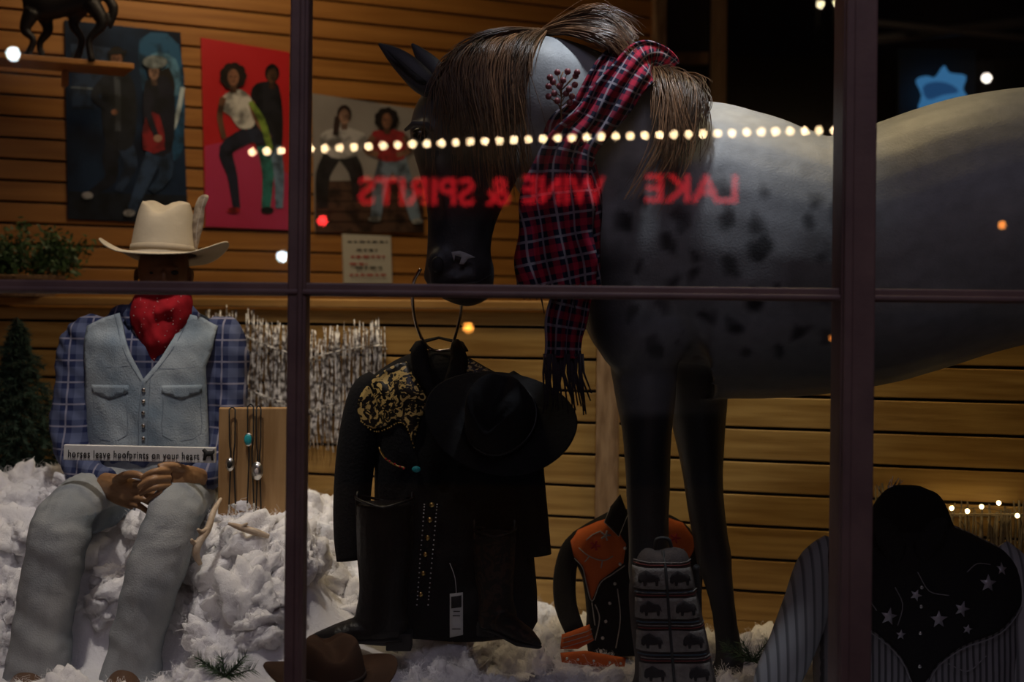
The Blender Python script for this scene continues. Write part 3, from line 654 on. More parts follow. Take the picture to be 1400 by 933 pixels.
hand('hand_right',(142,652,4.14,.026,.032),[(160,660,4.08,.024,.042),(184,668,4.04,.018,.044)],
 [[(184,652,4.03,.0085),(200,654,3.995,.0085),(215,661,4.0,.008),(223,670,4.02,.0065)],[(184,662,4.03,.0088),(201,664,3.985,.0087),(214,671,3.995,.008),(220,679,4.02,.0065)],
  [(182,672,4.03,.0085),(196,674,3.985,.0085),(208,681,4.0,.0078),(213,688,4.02,.0065)],[(178,681,4.04,.008),(190,683,4.0,.0078),(199,689,4.01,.007),(204,694,4.02,.006)]],
 [(158,648,4.07,.012),(172,641,4.03,.0115),(186,640,4.0,.0105),(197,644,3.99,.0085)])
hand('hand_left',(272,646,4.14,.026,.032),[(255,646,4.06,.022,.040),(232,650,4.01,.017,.042)],
 [[(232,635,4.0,.0085),(216,635,3.955,.0085),(202,640,3.95,.008),(193,647,3.955,.0065)],[(232,645,3.995,.0088),(214,646,3.945,.0087),(199,651,3.94,.008),(189,658,3.945,.0065)],
  [(232,655,3.995,.0085),(215,657,3.945,.0085),(200,662,3.945,.0078),(191,668,3.95,.0065)],[(234,664,4.0,.008),(219,667,3.955,.0078),(207,672,3.955,.007),(200,677,3.96,.006)]],
 [(254,634,4.05,.012),(240,629,4.01,.0115),(226,628,3.99,.0105),(216,630,3.98,.0085)])
# ------------------------------------------------------------ plank sign
g=G('wooden_quote_sign'); a=P(88,622,4.02);b=P(295,619,4.02); box('plank',(a+b)/2,((b-a).length,.018,.043),M_white,g,bevel=.002,ry=.01)
txt('lettering','horses leave hoofprints on your heart',M_ink,g,(P(272,620,4.02)-P(93,620,4.02)).length,P(93,625.5,4.009),extrude=.0006,off=.008,tilt=.01,height=.0285,gap=1.12)
sheet('horse_silhouette',[(277,630),(279,620),(276,616),(280,613),(284,617),(290,617),(293,614),(294,619),(291,622),(292,630),(289,630),(288,624),(283,624),(281,630)],lambda x,y:P(x,y,4.008),M_ink,g,step=5,thick=.001,off=.001)
# ------------------------------------------------------------ bolo tie board
g=G('bolo_tie_display'); d=4.12; a=P(344,640,d); yaw=.18
M_bb=mat('board_wood',(.30,.165,.06),.6,col2=(.42,.25,.105),scale=8,stretch=(6,6,.6))
box('board',a+Vector((0,.03,0)),(.200,.045,.345),M_bb,g,rz=yaw,bevel=.003)
bs=lambda x,y:P(x,y,d-.0+math.tan(yaw)*(x-344)*d/F)+Vector((0,-.001,0))
def cord(x,w_,y0,y1,m=M_ink):
    for s_ in (-1,1):
        sstroke('cord',[(x+s_*w_,y0),(x+s_*w_*.9,(y0+y1)/2-20),(x+s_*w_*.5,(y0+y1)/2),(x+s_*w_*1.1,y1)],.0022,m,g,bs,off=.004); sstroke('tip',[(x+s_*w_*1.1,y1),(x+s_*w_*1.15,y1+12)],.003,M_silver,g,bs,off=.004)
    pts=[(x-w_,y0),(x,y0-3),(x+w_,y0)]; sstroke('loop',pts,.0022,m,g,bs,off=.004)
cord(318,4,560,690); cord(343,4,556,688); cord(354,3,558,698)
for c_,r,m_ in (((340,601),.013,M_turq),((352,644),.018,M_silver),((315,635),.013,M_silver)):
    V,Fc=ball(bs(*c_)+Vector((0,-.010,0)),r,.85,.4,1.25); mk('slide',V,Fc,m_,g)
    V,Fc=ball(bs(*c_)+Vector((0,-.006,0)),r*1.2,.85,.25,1.25); mk('bezel',V,Fc,M_silver,g)
V,Fc=ball(bs(352,644)+Vector((0,-.017,0)),.007,.85,.5,1.3); mk('stone',V,Fc,mat('pale_stone',(.5,.45,.45),.2),g)
V,Fc=ball(bs(315,635)+Vector((0,-.014,0)),.008,.85,.5,1.3); mk('stone_b',V,Fc,M_ink,g)
M_bone=mat('antler_bone',(.42,.30,.20),.55,col2=(.62,.50,.38),scale=25,bump=.4)
def antler(C):
    g=G('antler'); V,Fc=joinp([limb(c,5,(0,1,0),10) for c in C]); mk('beam',V,Fc,M_bone,g)
antler([[(302,682,3.98,.004),(292,700,3.93,.008),(284,724,3.89,.010),(272,742,3.86,.011),(268,758,3.85,.010),(274,772,3.86,.006)],[(284,724,3.89,.009),(276,728,3.87,.007),(270,724,3.86,.004)],[(272,745,3.86,.009),(264,742,3.85,.007),(262,738,3.84,.004)]])
antler([[(312,716,3.94,.004),(330,722,3.94,.009),(350,728,3.93,.010),(368,734,3.93,.006)],[(330,722,3.94,.008),(338,716,3.93,.003)]])
# ------------------------------------------------------------ HORSE
horse=G('horse_mannequin')
tr_=[(798,400,470,3.93,.08),(815,350,505,3.93,.15),(845,270,530,3.93,.21),(890,180,548,3.93,.25),(950,140,552,3.93,.27),(1010,152,549,3.92,.29),(1080,174,546,3.9,.31),(1150,185,535,3.88,.32),(1230,166,514,3.85,.32),(1320,136,486,3.82,.31),(1400,120,470,3.8,.31),(1490,120,465,3.8,.30),(1570,150,455,3.8,.27),(1630,200,430,3.8,.2),(1665,270,390,3.8,.1)]
parts=[limb([(x,(t+b)/2,d,l,(b-t)/2*d/F) for x,t,b,d,l in tr_],5,(0,1,0),32)]
parts.append(limb([(920,310,3.93,.20,.33),(885,275,3.91,.19,.31),(822,212,3.86,.155,.26),(748,150,3.80,.13,.20),(688,126,3.76,.11,.155),(640,130,3.73,.085,.12)],6,(0,1,0),28))
parts.append(limb([(626,88,3.73,.05,.055),(636,118,3.73,.085,.115),(640,160,3.72,.098,.150),(642,205,3.72,.100,.150),(638,250,3.715,.088,.122),(632,295,3.71,.064,.092),(628,340,3.70,.056,.084),(628,372,3.70,.058,.093),(627,395,3.70,.05,.086),(624,408,3.70,.03,.05)],5,(0,1,0),28))
parts.append(limb([(607,398,3.70,.036,.02),(640,405,3.70,.04,.03),(668,398,3.70,.03,.02)],4,(0,1,0),14))
parts.append(ball(P(580,178,3.645),.034,1.2,.8,.7)); parts.append(ball(P(672,212,3.635),.085,.9,.5,1.2)); parts.append(ball(P(600,360,3.65),.030,1.1,.8,1.3))
parts.append(limb([(596,215,3.635,.012),(606,260,3.645,.011),(612,305,3.65,.008)],4)); parts.append(limb([(588,384,3.655,.014),(620,382,3.645,.016),(652,378,3.65,.014)],4)); parts.append(limb([(592,400,3.66,.012),(624,402,3.65,.015),(652,396,3.655,.012)],4))
parts.append(ball(P(880,400,3.79),.16,1.0,.58,1.5,20,14))
parts.append(limb([(880,440,3.86,.06,.09),(881,490,3.84,.085,.095),(883,545,3.82,.085,.080),(885,600,3.80,.072,.066),(886,680,3.79,.060,.058),(887,750,3.78,.052,.054),(887,785,3.78,.055,.056),(887,815,3.79,.042,.042),(888,870,3.79,.032,.034),(888,915,3.79,.034,.040),(886,940,3.78,.042,.046),(880,958,3.77,.038,.046),(876,966,3.77,.05,.058),(874,977,3.76,.055,.066)],5,(0,1,0),20))
parts.append(limb([(950,450,4.02,.08,.10),(952,540,4.06,.095,.09),(957,600,4.08,.075,.070),(962,670,4.08,.06,.056),(970,730,4.08,.052,.050),(976,765,4.08,.055,.052),(982,795,4.08,.042,.042),(990,840,4.08,.032,.034),(996,880,4.08,.034,.038),(998,903,4.07,.042,.044),(994,918,4.06,.038,.044),(992,926,4.06,.05,.056),(990,938,4.05,.055,.062)],5,(0,1,0),20))
for dd in (3.68,3.96):
    fl=HY+CZ*F/dd
    parts.append(limb([(1560,330,dd,.12,.22),(1560,430,dd,.11,.18),(1545,520,dd,.09,.12),(1570,620,dd,.06,.07),(1610,700,dd,.05,.06),(1605,780,dd,.036,.042),(1595,880,dd,.036,.042),(1585,fl-40,dd,.045,.05),(1575,fl-14,dd,.05,.058),(1572,fl-3,dd,.055,.066)],5,(0,1,0),18))
parts.append(limb([(1640,220,3.8,.03),(1672,300,3.8,.045),(1685,450,3.8,.06),(1680,640,3.8,.05),(1672,780,3.8,.015)],5,(0,1,0),14))
rd=random.Random(12); DAP=[]
while len(DAP)<170:
    q=(rd.uniform(.22,1.9),rd.uniform(.82,1.62)); r=rd.uniform(.018,.038)
    if all((q[0]-a)**2+(q[1]-b)**2>(r+c+.010)**2 for a,b,c in DAP): DAP.append((q[0],q[1],r))
    elif rd.random()<.01: DAP.append((q[0],q[1],.02))
DA=np.array(DAP)
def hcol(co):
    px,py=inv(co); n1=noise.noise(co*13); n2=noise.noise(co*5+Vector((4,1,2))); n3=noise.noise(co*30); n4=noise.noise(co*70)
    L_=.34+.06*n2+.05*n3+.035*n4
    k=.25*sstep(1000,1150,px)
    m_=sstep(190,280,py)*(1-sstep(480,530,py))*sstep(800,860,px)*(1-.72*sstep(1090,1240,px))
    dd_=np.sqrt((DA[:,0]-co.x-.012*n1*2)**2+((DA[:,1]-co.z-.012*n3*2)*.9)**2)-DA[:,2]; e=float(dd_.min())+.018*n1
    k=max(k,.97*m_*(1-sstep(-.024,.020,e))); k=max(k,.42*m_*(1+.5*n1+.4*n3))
    k=max(k,.25*sstep(200,300,py)); k=max(k,.78*sstep(370,520,py))  # lamp falloff down the body, painted into the coat colour
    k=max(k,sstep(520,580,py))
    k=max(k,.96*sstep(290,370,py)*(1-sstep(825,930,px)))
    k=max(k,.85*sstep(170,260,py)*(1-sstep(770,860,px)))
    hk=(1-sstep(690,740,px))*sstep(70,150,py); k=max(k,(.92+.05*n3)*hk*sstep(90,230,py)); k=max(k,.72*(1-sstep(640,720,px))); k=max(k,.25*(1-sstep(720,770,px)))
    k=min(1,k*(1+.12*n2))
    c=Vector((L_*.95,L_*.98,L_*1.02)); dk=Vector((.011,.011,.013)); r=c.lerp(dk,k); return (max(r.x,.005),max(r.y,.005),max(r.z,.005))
M_horse=attrmat('dapple_grey_hide_falloff',.52,.12,170,spec=.45)
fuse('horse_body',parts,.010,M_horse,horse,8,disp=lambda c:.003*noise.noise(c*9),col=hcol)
M_ear=mat('ear_dark',(.05,.05,.056),.6)
def ear(C): 
    V,Fc=limb(C,5,(0,1,0),16); mk('ear',V,Fc,M_ear,horse)
ear([(594,128,3.66,.018,.02),(578,112,3.64,.020,.032),(556,90,3.64,.016,.030),(536,73,3.65,.010,.020),(518,60,3.66,.002,.003)])
ear([(604,112,3.80,.018,.02),(594,95,3.80,.018,.026),(580,80,3.80,.014,.022),(570,68,3.80,.008,.012),(563,60,3.80,.002,.003)])
sheet('ear_inner',[(584,112),(566,98),(545,80),(528,68),(548,90),(570,112)],lambda x,y:P(x,y,3.618),M_ink,horse,step=5,thick=.001,off=0,sm=2)
V,Fc=ball(P(574,184,3.622),.020,1,.7,.9,16,10); mk('eye',V,Fc,mat('eye_glass',(.01,.006,.004),.08),horse)
V,Fc=tube([P(554,178,3.625),P(566,169,3.605),P(584,171,3.605),P(594,184,3.61)],[.004,.009,.009,.004],8); mk('eyelid',V,Fc,M_ear,horse)
V,Fc=ball(P(598,362,3.622),.015,1.1,.5,1.4); mk('nostril',V,Fc,M_ink,horse)
V,Fc=tube([P(588,392,3.64),P(620,391,3.628),P(655,386,3.635),P(672,376,3.66)],[.002,.003,.003,.002],8); mk('mouth_line',V,Fc,M_ink,horse)
sheet('muzzle_patch',[(617,345),(628,343),(637,346),(650,352),(640,354),(634,362),(628,361),(631,352),(622,349),(621,358)],lambda x,y:P(x,y,3.622),mat('patch_pale',(.4,.4,.4),.8),horse,step=4,thick=.001,off=0)  # small pale grey patch on the muzzle
M_hair=attrmat('mane_hair',.38,0,1,spec=.45)
def strands(name,guides,n,r,seed,jit=.008,clump=9,lo=.55,ws=1.0):
    rd=random.Random(seed); V=[];Fc=[];col=[]
    GS=[cat(g_,5) for g_ in guides]; m=len(GS[0])
    cl=[(rd.uniform(0,len(GS)-1.001),Vector((rd.gauss(0,jit),rd.gauss(0,jit*.5),rd.gauss(0,jit))),rd.choice((.35,.6,.85,1.1,1.7)),rd.uniform(lo,1.12),rd.uniform(0,9)) for _ in range(max(4,n//clump))]
    for i in range(n):
        f,off,b,ln,ph=rd.choice(cl); f2=min(max(f+rd.gauss(0,.16),0),len(GS)-1.001); a=int(f2);t=f2-a
        mm=max(4,int(m*min(1,ln*rd.uniform(.85,1.0)))); pts=[]
        j=Vector((rd.gauss(0,jit*.5),rd.gauss(0,jit*.4),rd.gauss(0,jit*.5)))
        for k in range(mm):
            s_=k/(m-1); q=[x+(y-x)*t for x,y in zip(GS[a][k],GS[a+1][k])]; p=P(q[0],q[1],q[2])+off*s_*2.2+j*(.3+1.2*s_)
            p.x+=ws*.013*math.sin(s_*7+ph+i*.02)*s_; pts.append(p)
        rr=[r*(1-.75*(k/(mm-1))**1.5) for k in range(mm)]; v,fc=tube(pts,rr,4,(1,.3,.2),cap=False)
        o=len(V); V+=v; Fc+=[tuple(x+o for x in q) for q in fc]; bb=b*rd.uniform(.75,1.25); col+=[(.150*bb,.074*bb,.034*bb)]*len(v)
    ob=mk(name,V,Fc,M_hair,horse); at=ob.data.color_attributes.new('Col','FLOAT_COLOR','POINT'); at.data.foreach_set('color',[x for c in col for x in (*c,1)])
strands('mane_front',[[(638,74,3.72),(616,86,3.64),(604,112,3.61),(606,150,3.60),(612,200,3.59)],[(660,62,3.74),(640,74,3.63),(630,112,3.60),(638,165,3.58),(650,245,3.58)],
 [(690,52,3.76),(664,66,3.64),(652,112,3.60),(662,180,3.58),(674,266,3.58)],[(715,44,3.77),(692,64,3.65),(684,110,3.61),(690,180,3.59),(696,258,3.60)],[(748,40,3.79),(726,60,3.67),(712,105,3.62),(710,165,3.60),(714,232,3.61)]],1250,.0017,1,jit=.015,lo=.4)
strands('mane_poll',[[(700,54,3.74),(664,60,3.68),(634,72,3.65),(614,98,3.63),(606,135,3.62)],[(738,40,3.77),(692,42,3.70),(652,56,3.66),(622,80,3.64),(612,125,3.61)]],330,.0017,2,jit=.008)
strands('mane_crest',[[(735,44,3.79),(770,34,3.75),(805,36,3.73),(835,48,3.72),(856,74,3.71)],[(742,48,3.79),(778,44,3.73),(812,50,3.70),(836,60,3.69),(850,78,3.69)],[(750,44,3.82),(785,28,3.80),(820,24,3.79),(846,38,3.78),(862,62,3.76)],[(770,44,3.86),(795,30,3.86),(825,26,3.85),(848,40,3.84),(866,64,3.80)]],1000,.0018,3,jit=.007,lo=.7)
strands('mane_wisps',[[(740,40,3.79),(770,26,3.77),(800,18,3.76),(830,22,3.75),(862,44,3.74)],[(760,40,3.80),(790,22,3.79),(815,14,3.78),(842,26,3.77),(856,52,3.76)]],90,.0013,8,jit=.010,lo=.6,clump=4)
strands('mane_back',[[(892,92,3.84),(896,105,3.72),(900,150,3.66),(895,200,3.64),(868,275,3.64)],[(905,94,3.84),(918,108,3.72),(922,160,3.66),(918,210,3.64),(885,268,3.63)],[(915,98,3.86),(940,112,3.74),(944,150,3.68),(932,205,3.65),(915,245,3.64)],[(922,104,3.88),(950,110,3.78),(964,126,3.72),(958,148,3.70),(944,180,3.68)]],700,.0016,4,jit=.014,lo=.4)
g=G('berry_sprig'); pp=[];bb=[]
st=[(768,168),(767,150),(768,128),(766,108),(770,98)]; pp.append(tube([P(x,y,3.60) for x,y in st],.002,6)); random.seed(11)
for i,(x,y) in enumerate([(750,118),(752,106),(762,99),(776,98),(787,104),(786,116),(778,122),(758,128),(750,132),(782,132),(770,110),(765,118),(789,99),(756,112),(774,128),(762,138),(779,140)]):
    pp.append(tube([P(767,max(y+14,124),3.60),P(x,y,3.595)],.0013,5)); bb.append(ball(P(x,y,3.59+random.uniform(-.01,.01)),.0085,n=10,m=7))
V,Fc=joinp(pp); mk('stems',V,Fc,M_rough,g); V,Fc=joinp(bb); mk('berries',V,Fc,mat('berry_red',(.30,.09,.10),.35),g)
# ------------------------------------------------------------ scarf
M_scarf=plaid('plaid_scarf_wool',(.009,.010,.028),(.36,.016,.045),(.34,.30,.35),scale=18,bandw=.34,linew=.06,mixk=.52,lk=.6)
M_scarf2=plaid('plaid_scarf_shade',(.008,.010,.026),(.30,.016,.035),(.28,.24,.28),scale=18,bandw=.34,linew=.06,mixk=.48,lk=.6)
def ribbon(name,C,m,parent,ns=20,folds=2.5,fa=.014,n=8,ph=0,sk=.0):
    S=cat(C,n); V=[];uv=[];Ln=0
    for i,q in enumerate(S):
        a=S[max(i-1,0)];b=S[min(i+1,len(S)-1)];dx,dy=b[0]-a[0],b[1]-a[1];l=math.hypot(dx,dy)+1e-6;nx,ny=-dy/l,dx/l
        if i: Ln+=(P(*q[:3])-P(*S[i-1][:3])).length
        for k in range(ns+1):
            s_=k/ns-.5; fo=fa*math.sin(s_*folds*6.28+ph+i*.07)+.006*noise.noise(Vector((s_*5,i*.15,ph)))
            wv=q[3]*(1+.05*math.sin(i*.5+ph))
            V.append(P(q[0]+nx*s_*wv,q[1]+ny*s_*wv,q[2]+fo+.05*abs(s_)**2)); uv.append((s_*max(q[3],80)*1.25*q[2]/F+sk*Ln,Ln-sk*s_*.15))
    w_=ns+1; return mk(name,V,[(i*w_+k,i*w_+k+1,(i+1)*w_+k+1,(i+1)*w_+k) for i in range(len(S)-1) for k in range(ns)],m,parent,uv=uv,solid=.006)
g=G('plaid_scarf')
ribbon('drape',[(908,100,3.99,50),(896,86,3.86,54),(878,88,3.70,58),(850,118,3.63,58),(815,165,3.60,58),(782,200,3.575,66),(766,245,3.57,90),(761,300,3.575,102),(760,350,3.575,106),(761,392,3.58,112)],M_scarf,g,ph=.6,fa=.017,sk=.25)
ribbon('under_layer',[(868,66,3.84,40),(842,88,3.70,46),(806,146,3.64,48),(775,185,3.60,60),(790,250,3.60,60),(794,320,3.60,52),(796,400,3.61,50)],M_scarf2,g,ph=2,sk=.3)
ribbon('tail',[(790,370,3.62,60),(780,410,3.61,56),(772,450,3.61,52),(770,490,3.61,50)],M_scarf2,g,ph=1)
pp=[]; random.seed(5)
for i in range(36):
    x=744+i*1.5; yb=random.uniform(535,568); pp.append(tube([P(x,484,3.61+random.uniform(-.01,.01)),P(x+random.uniform(-3,3),510,3.605),P(x+random.uniform(-6,6)+(8 if i>16 else 0),yb,3.60)],[.0035,.003,.0018],5))
for i in range(12): pp.append(tube([P(712+i*9,388,3.58),P(712+i*9+random.uniform(-4,4),402,3.58),P(714+i*9+random.uniform(-6,6),410+random.uniform(0,28)*(i%5==3),3.58)],[.003,.0025,.001],5))
V,Fc=joinp(pp); mk('fringe',V,Fc,mat('fringe_dark',(.02,.012,.02),.9),g)
# ------------------------------------------------------------ jacket on hanger
g=G('western_jacket')
JD=3.92
body=Pil([(560,484),(525,502),(503,525),(508,560),(512,620),(512,700),(516,790),(528,862),(590,876),(660,878),(712,868),(735,850),(730,760),(722,680),(714,610),(704,545),(690,518),(664,502),(630,484),(598,478)],JD,.085,60,.018,26,sm=2)
body.build('jacket_body',M_blackf,g,step=8)
V,Fc=limb([(516,518,JD,.03,.03),(502,540,JD,.05,.05),(490,600,JD-.01,.055,.055),(482,670,JD-.02,.052,.052),(481,730,JD-.03,.05,.05),(484,765,JD-.035,.048,.048)]); mk('sleeve_l',V,Fc,M_blackf,g)
V,Fc=limb([(690,515,JD,.03,.03),(702,540,JD,.05,.05),(714,610,JD-.01,.052,.052),(722,680,JD-.02,.05,.05),(730,760,JD-.03,.048,.048)]); mk('sleeve_r',V,Fc,M_blackf,g)
M_broc=mat('gold_brocade',(.008,.007,.006),.4,.0,col2=(.72,.50,.16),scale=46,lo=.515,hi=.55,dist=1.8)
bs2=lambda x,y: body.surf(x,y)
def yk(x,y): return P(x,y,JD)+Vector((0,min(-.05,(bs2(x,y)-P(x,y,JD)).y)-.006,0))
sheet('yoke_l',[(558,494),(530,504),(506,524),(492,548),(496,572),(512,584),(530,580),(540,572),(552,572),(562,584),(568,604),(574,580),(582,560),(590,550),(578,528),(566,510)],yk,M_broc,g,step=5,thick=.004,sm=2,off=.002)
sheet('yoke_r',[(634,488),(660,500),(686,516),(694,530),(680,545),(660,548),(640,556),(624,572),(616,552),(626,525),(632,505)],yk,M_broc,g,step=5,thick=.004,sm=2,off=.002)
sheet('inner_neck',[(588,500),(600,496),(613,500),(608,516),(600,520),(592,514)],lambda x,y:P(x,y,JD-.02),M_broc,g,step=5,thick=.003)
for nm,o in (('collar_l',[(562,478),(574,466),(582,470),(586,490),(592,512),(600,545),(590,548),(575,528),(564,504)]),('collar_r',[(636,480),(627,464),(617,470),(616,490),(610,512),(600,545),(612,548),(628,528),(640,500)])):
    Pil(o,JD-.085,.018,10,sm=3).build(nm,M_blackf,g,step=5)
V,Fc=tube([P(568,480,JD-.06),P(575,468,JD-.01),P(600,462,JD+.04),P(626,468,JD-.01),P(632,480,JD-.06)],[(.004,.018)]*5,10,(0,0,1)); mk('collar_stand',V,Fc,M_blackf,g)
def dots(name,path,n,r,m,surf,off,parent,sq=.5):
    S=cat(path,12); pp=[]
    for i in range(n):
        q=S[int(i*(len(S)-1)/max(1,n-1))]; pp.append(ball(surf(*q)+Vector((0,-off,0)),r,1,sq,1,8,5))
    V,Fc=joinp(pp); mk(name,V,Fc,m,parent)
dots('studs_l',[(583,684),(578,750),(573,818)],24,.0021,M_white,bs2,.003,g); dots('studs_r',[(600,684),(594,750),(588,818)],24,.0021,M_white,bs2,.003,g)
dots('gold_buttons',[(593,684),(588,722),(583,760),(578,804)],6,.0075,M_gold,bs2,.004,g)
dots('yoke_trim',[(494,576),(512,590),(530,586),(545,578),(556,584),(566,612)],26,.0022,M_gold,lambda x,y:P(x,y,JD-.095),.004,g)
pk=lambda x,y:P(x,y,JD-.10)
sstroke('pocket_trim',[(518,612),(526,626),(540,636),(554,640)],.003,M_gold,g,pk,off=.0); dots('pocket_gems',[(528,628),(552,641)],5,.003,M_red,pk,.004,g)
V,Fc=ball(pk(569,642),.011,1.1,.5,.8); mk('turquoise_pin',V,Fc,M_turq,g)
h=G('coat_hanger'); hm=mat('hanger_metal',(.5,.42,.36),.2,1)
pp=[wire([P(576,462,JD-.05),P(568,440,3.80),P(564,410,3.72),P(566,385,3.68),P(575,368,3.66)],.0045),wire([P(617,478,JD-.04),P(624,455,3.83),P(630,430,3.74),P(630,412,3.70),P(622,402,3.69)],.0045),
 wire([P(576,462,JD-.05),P(585,475,JD-.04),P(598,480,JD-.03),P(617,478,JD-.04)],.0045),wire([P(598,482,JD),P(555,500,JD),P(512,528,JD),P(600,536,JD),P(690,528,JD),P(640,498,JD),P(598,482,JD)],.0035)]
V,Fc=joinp(pp); mk('wire_frame',V,Fc,hm,h)
hat('black_cowboy_hat',P(686,576,3.68),E(0,12,0)@E(0,0,-18)@E(62,0,0),.205,.145,.092,.13,mat('hat_felt_black',(.011,.011,.012),.9,bump=.2,spec=.25),curl=.03,band=mat('hat_band_black',(.012,.012,.014),.4))
# ------------------------------------------------------------ boots
def boot(name,x,yb,d,ft_,scale,m,face=-1):
    g=G(name); k=scale; fy=math.sqrt(1-ft_*ft_); px=F/d
    sh=[limb([(x,yb-185*k,d,.062*k,.075*k),(x,yb-120*k,d,.060*k,.072*k),(x+2*face,yb-70*k,d,.052*k,.062*k),(x+4*face,yb-38*k,d,.05*k,.068*k),(x+6*face,yb-16*k,d,.045*k,.07*k)],4,(0,1,0),20)]
    c0=P(x,yb,d); dr=Vector((face*ft_,-fy,0)); sdv=(fy,face*ft_,0)
    fp=lambda q,h: c0+dr*(q/px)+Vector((0,0,h/px))
    sh.append(tube([fp(-22,20),fp(0,20),fp(35,18),fp(65,12),fp(92,7),fp(102,6)],[(.035*k,.035*k),(.042*k,.045*k),(.045*k,.036*k),(.045*k,.026*k),(.022*k,.014*k),(.008*k,.007*k)],18,sdv))
    fuse('upper',sh,.005,m,g,4)
    p=fp(-20,2); box('heel',(p.x,p.y,p.z+.005),(.065*k,.06*k,.045*k),M_ink,g)
    V,Fc=tube([fp(-25,8),fp(20,7),fp(70,1),fp(98,2)],[(.035*k,.006),(.042*k,.006),(.045*k,.006),(.015*k,.005)],12,sdv); mk('sole',V,Fc,M_ink,g)
    tp=[]
    for i in range(25):
        th=2*math.pi*i/24; c_=P(x,yb-185*k,d); tp.append(c_+Vector((.075*k*math.cos(th),.062*k*math.sin(th),.02*k*abs(math.cos(th))-.006)))
    V,Fc=tube(tp,.004,6); mk('rim',V,Fc,m,g)
    for s_ in(-1,1):
        c_=P(x,yb-180*k,d)+Vector((s_*.07*k,0,0)); V,Fc=wire([c_+Vector((0,-.015,-.02)),c_+Vector((0,-.012,.03)),c_+Vector((0,.012,.03)),c_+Vector((0,.015,-.02))],.004); mk('pull_strap',V,Fc,m,g)
    return g
boot('cowboy_boot',526,880,3.80,1,1.04,M_leather,-1)
M_bt2=mat('tooled_leather',(.008,.006,.006),.5,col2=(.035,.018,.012),scale=30,lo=.5,hi=.55,dist=2,spec=.25)
boot('cowboy_boot',676,868,3.80,.6,.76,M_bt2,1)
g=G('price_tag'); ps=lambda x,y:P(x,y,3.70)
sheet('card',[(615,812),(633,810),(633,868),(615,872)],ps,mat('tag_card',(.5,.5,.48),.6),g,step=9,thick=.001)
for yy,a,b in((822,618,630),(836,620,629),(842,619,629),(860,618,630)): sstroke('tag_print',[(a,yy),(b,yy)],.0012,M_ink,g,ps,off=.004)
sstroke('tag_string',[(624,812),(622,790),(615,770)],.0008,M_white,g,ps,off=.003)
sheet('tag_logo',[(617,816),(631,814),(631,830),(617,832)],ps,M_ink,g,step=9,thick=.001,off=.0045)
hat('brown_felt_hat',P(452,922,3.52),E(6,0,20),.165,.15,.085,.085,mat('brown_felt',(.045,.021,.011),.9,col2=(.065,.031,.016),scale=15,spec=.2),curl=.03,crease=.03,band=mat('band_dark',(.03,.015,.01),.6))
# ------------------------------------------------------------ orange / black western shirt
g=G('embroidered_western_shirt'); M_or=mat('orange_cloth',(.68,.14,.022),.85,bump=.2,bscale=200); M_emb=mat('embroidery_grey',(.42,.40,.36),.7); M_emr=mat('embroidery_red',(.42,.02,.03),.7)
sb=Pil([(846,694),(820,706),(792,722),(778,735),(782,760),(796,790),(802,840),(804,892),(850,898),(900,896),(924,890),(928,830),(932,785),(946,760),(950,735),(934,714),(905,700),(878,694),(862,698)],4.28,.055,22,.010,16,sm=2); sb.build('shirt_body',M_blackf,g,step=6)
sheet('yoke_l',[(842,702),(815,712),(790,724),(780,738),(784,758),(796,770),(800,790),(808,816),(818,790),(834,778),(850,766),(854,740),(842,722)],sb.surf,M_or,g,step=5,thick=.003,sm=0)
sheet('yoke_r',[(868,704),(900,702),(932,714),(948,736),(944,762),(925,758),(905,764),(880,790),(868,776),(862,740)],sb.surf,M_or,g,step=5,thick=.003,sm=0)
for nm,o in (('collar_l',[(848,676),(858,702),(846,734),(826,714),(834,694)]),('collar_r',[(858,702),(868,678),(886,690),(898,710),(872,732)])): Pil(o,4.215,.012,7,sm=1).build(nm,M_blackf,g,step=4)
sstroke('collar_edge',[(834,694),(826,714),(846,734),(858,704),(872,732),(898,710)],.0014,M_emb,g,lambda x,y:P(x,y,4.20),off=.004,seg=1)
sstroke('trim_l',[(783,760),(795,772),(800,792),(808,818),(819,792),(836,780),(852,768)],.0018,M_emb,g,sb.surf,off=.008)
for fx,fy in ((812,742),(920,732),(826,728)):
    for k in range(5):
        th=k*1.257; sstroke('petal',[(fx,fy),(fx+7*math.cos(th),fy+7*math.sin(th))],.003,M_emr if fx!=826 else M_emb,g,sb.surf,off=.007)
for pts in ([(790,745),(804,756),(822,762),(836,756)],[(800,735),(808,728),(820,722)],[(905,742),(918,750),(932,746)],[(804,756),(798,764)],[(822,762),(820,772)],[(812,822),(818,840),(812,870)],[(842,800),(846,840),(840,880)],[(808,820),(812,850)]): sstroke('vine',pts,.0018,M_emb,g,sb.surf,off=.007)
dots('snaps',[(852,745),(842,780),(832,820),(824,855),(820,885)],7,.0052,M_silver,sb.surf,.006,g)
V,Fc=limb([(794,732,4.29,.02),(780,752,4.28,.030),(772,790,4.26,.034),(774,830,4.20,.033),(788,868,4.08,.028)]); mk('sleeve_l',V,Fc,M_blackf,g)
V,Fc=limb([(938,740,4.28,.02),(946,765,4.27,.030),(944,815,4.25,.033),(936,870,4.22,.030)]); mk('sleeve_r',V,Fc,M_blackf,g)
cz_=Pil([(768,868),(806,854),(812,876),(790,888),(766,888)],4.0,.016,7,sm=0); cz_.build('cuff_a',M_or,g,step=4)
cz2=Pil([(766,893),(800,890),(856,900),(854,912),(812,912),(768,906)],3.95,.012,5,sm=0); cz2.build('cuff_b',M_or,g,step=4)
for k in range(3): sstroke('cuff_stitch',[(769,872+k*6),(809,860+k*6)],.0012,M_emb,g,cz_.surf,off=.003)
dots('cuff_snaps',[(775,899),(848,906)],5,.004,M_silver,cz2.surf,.003,g)
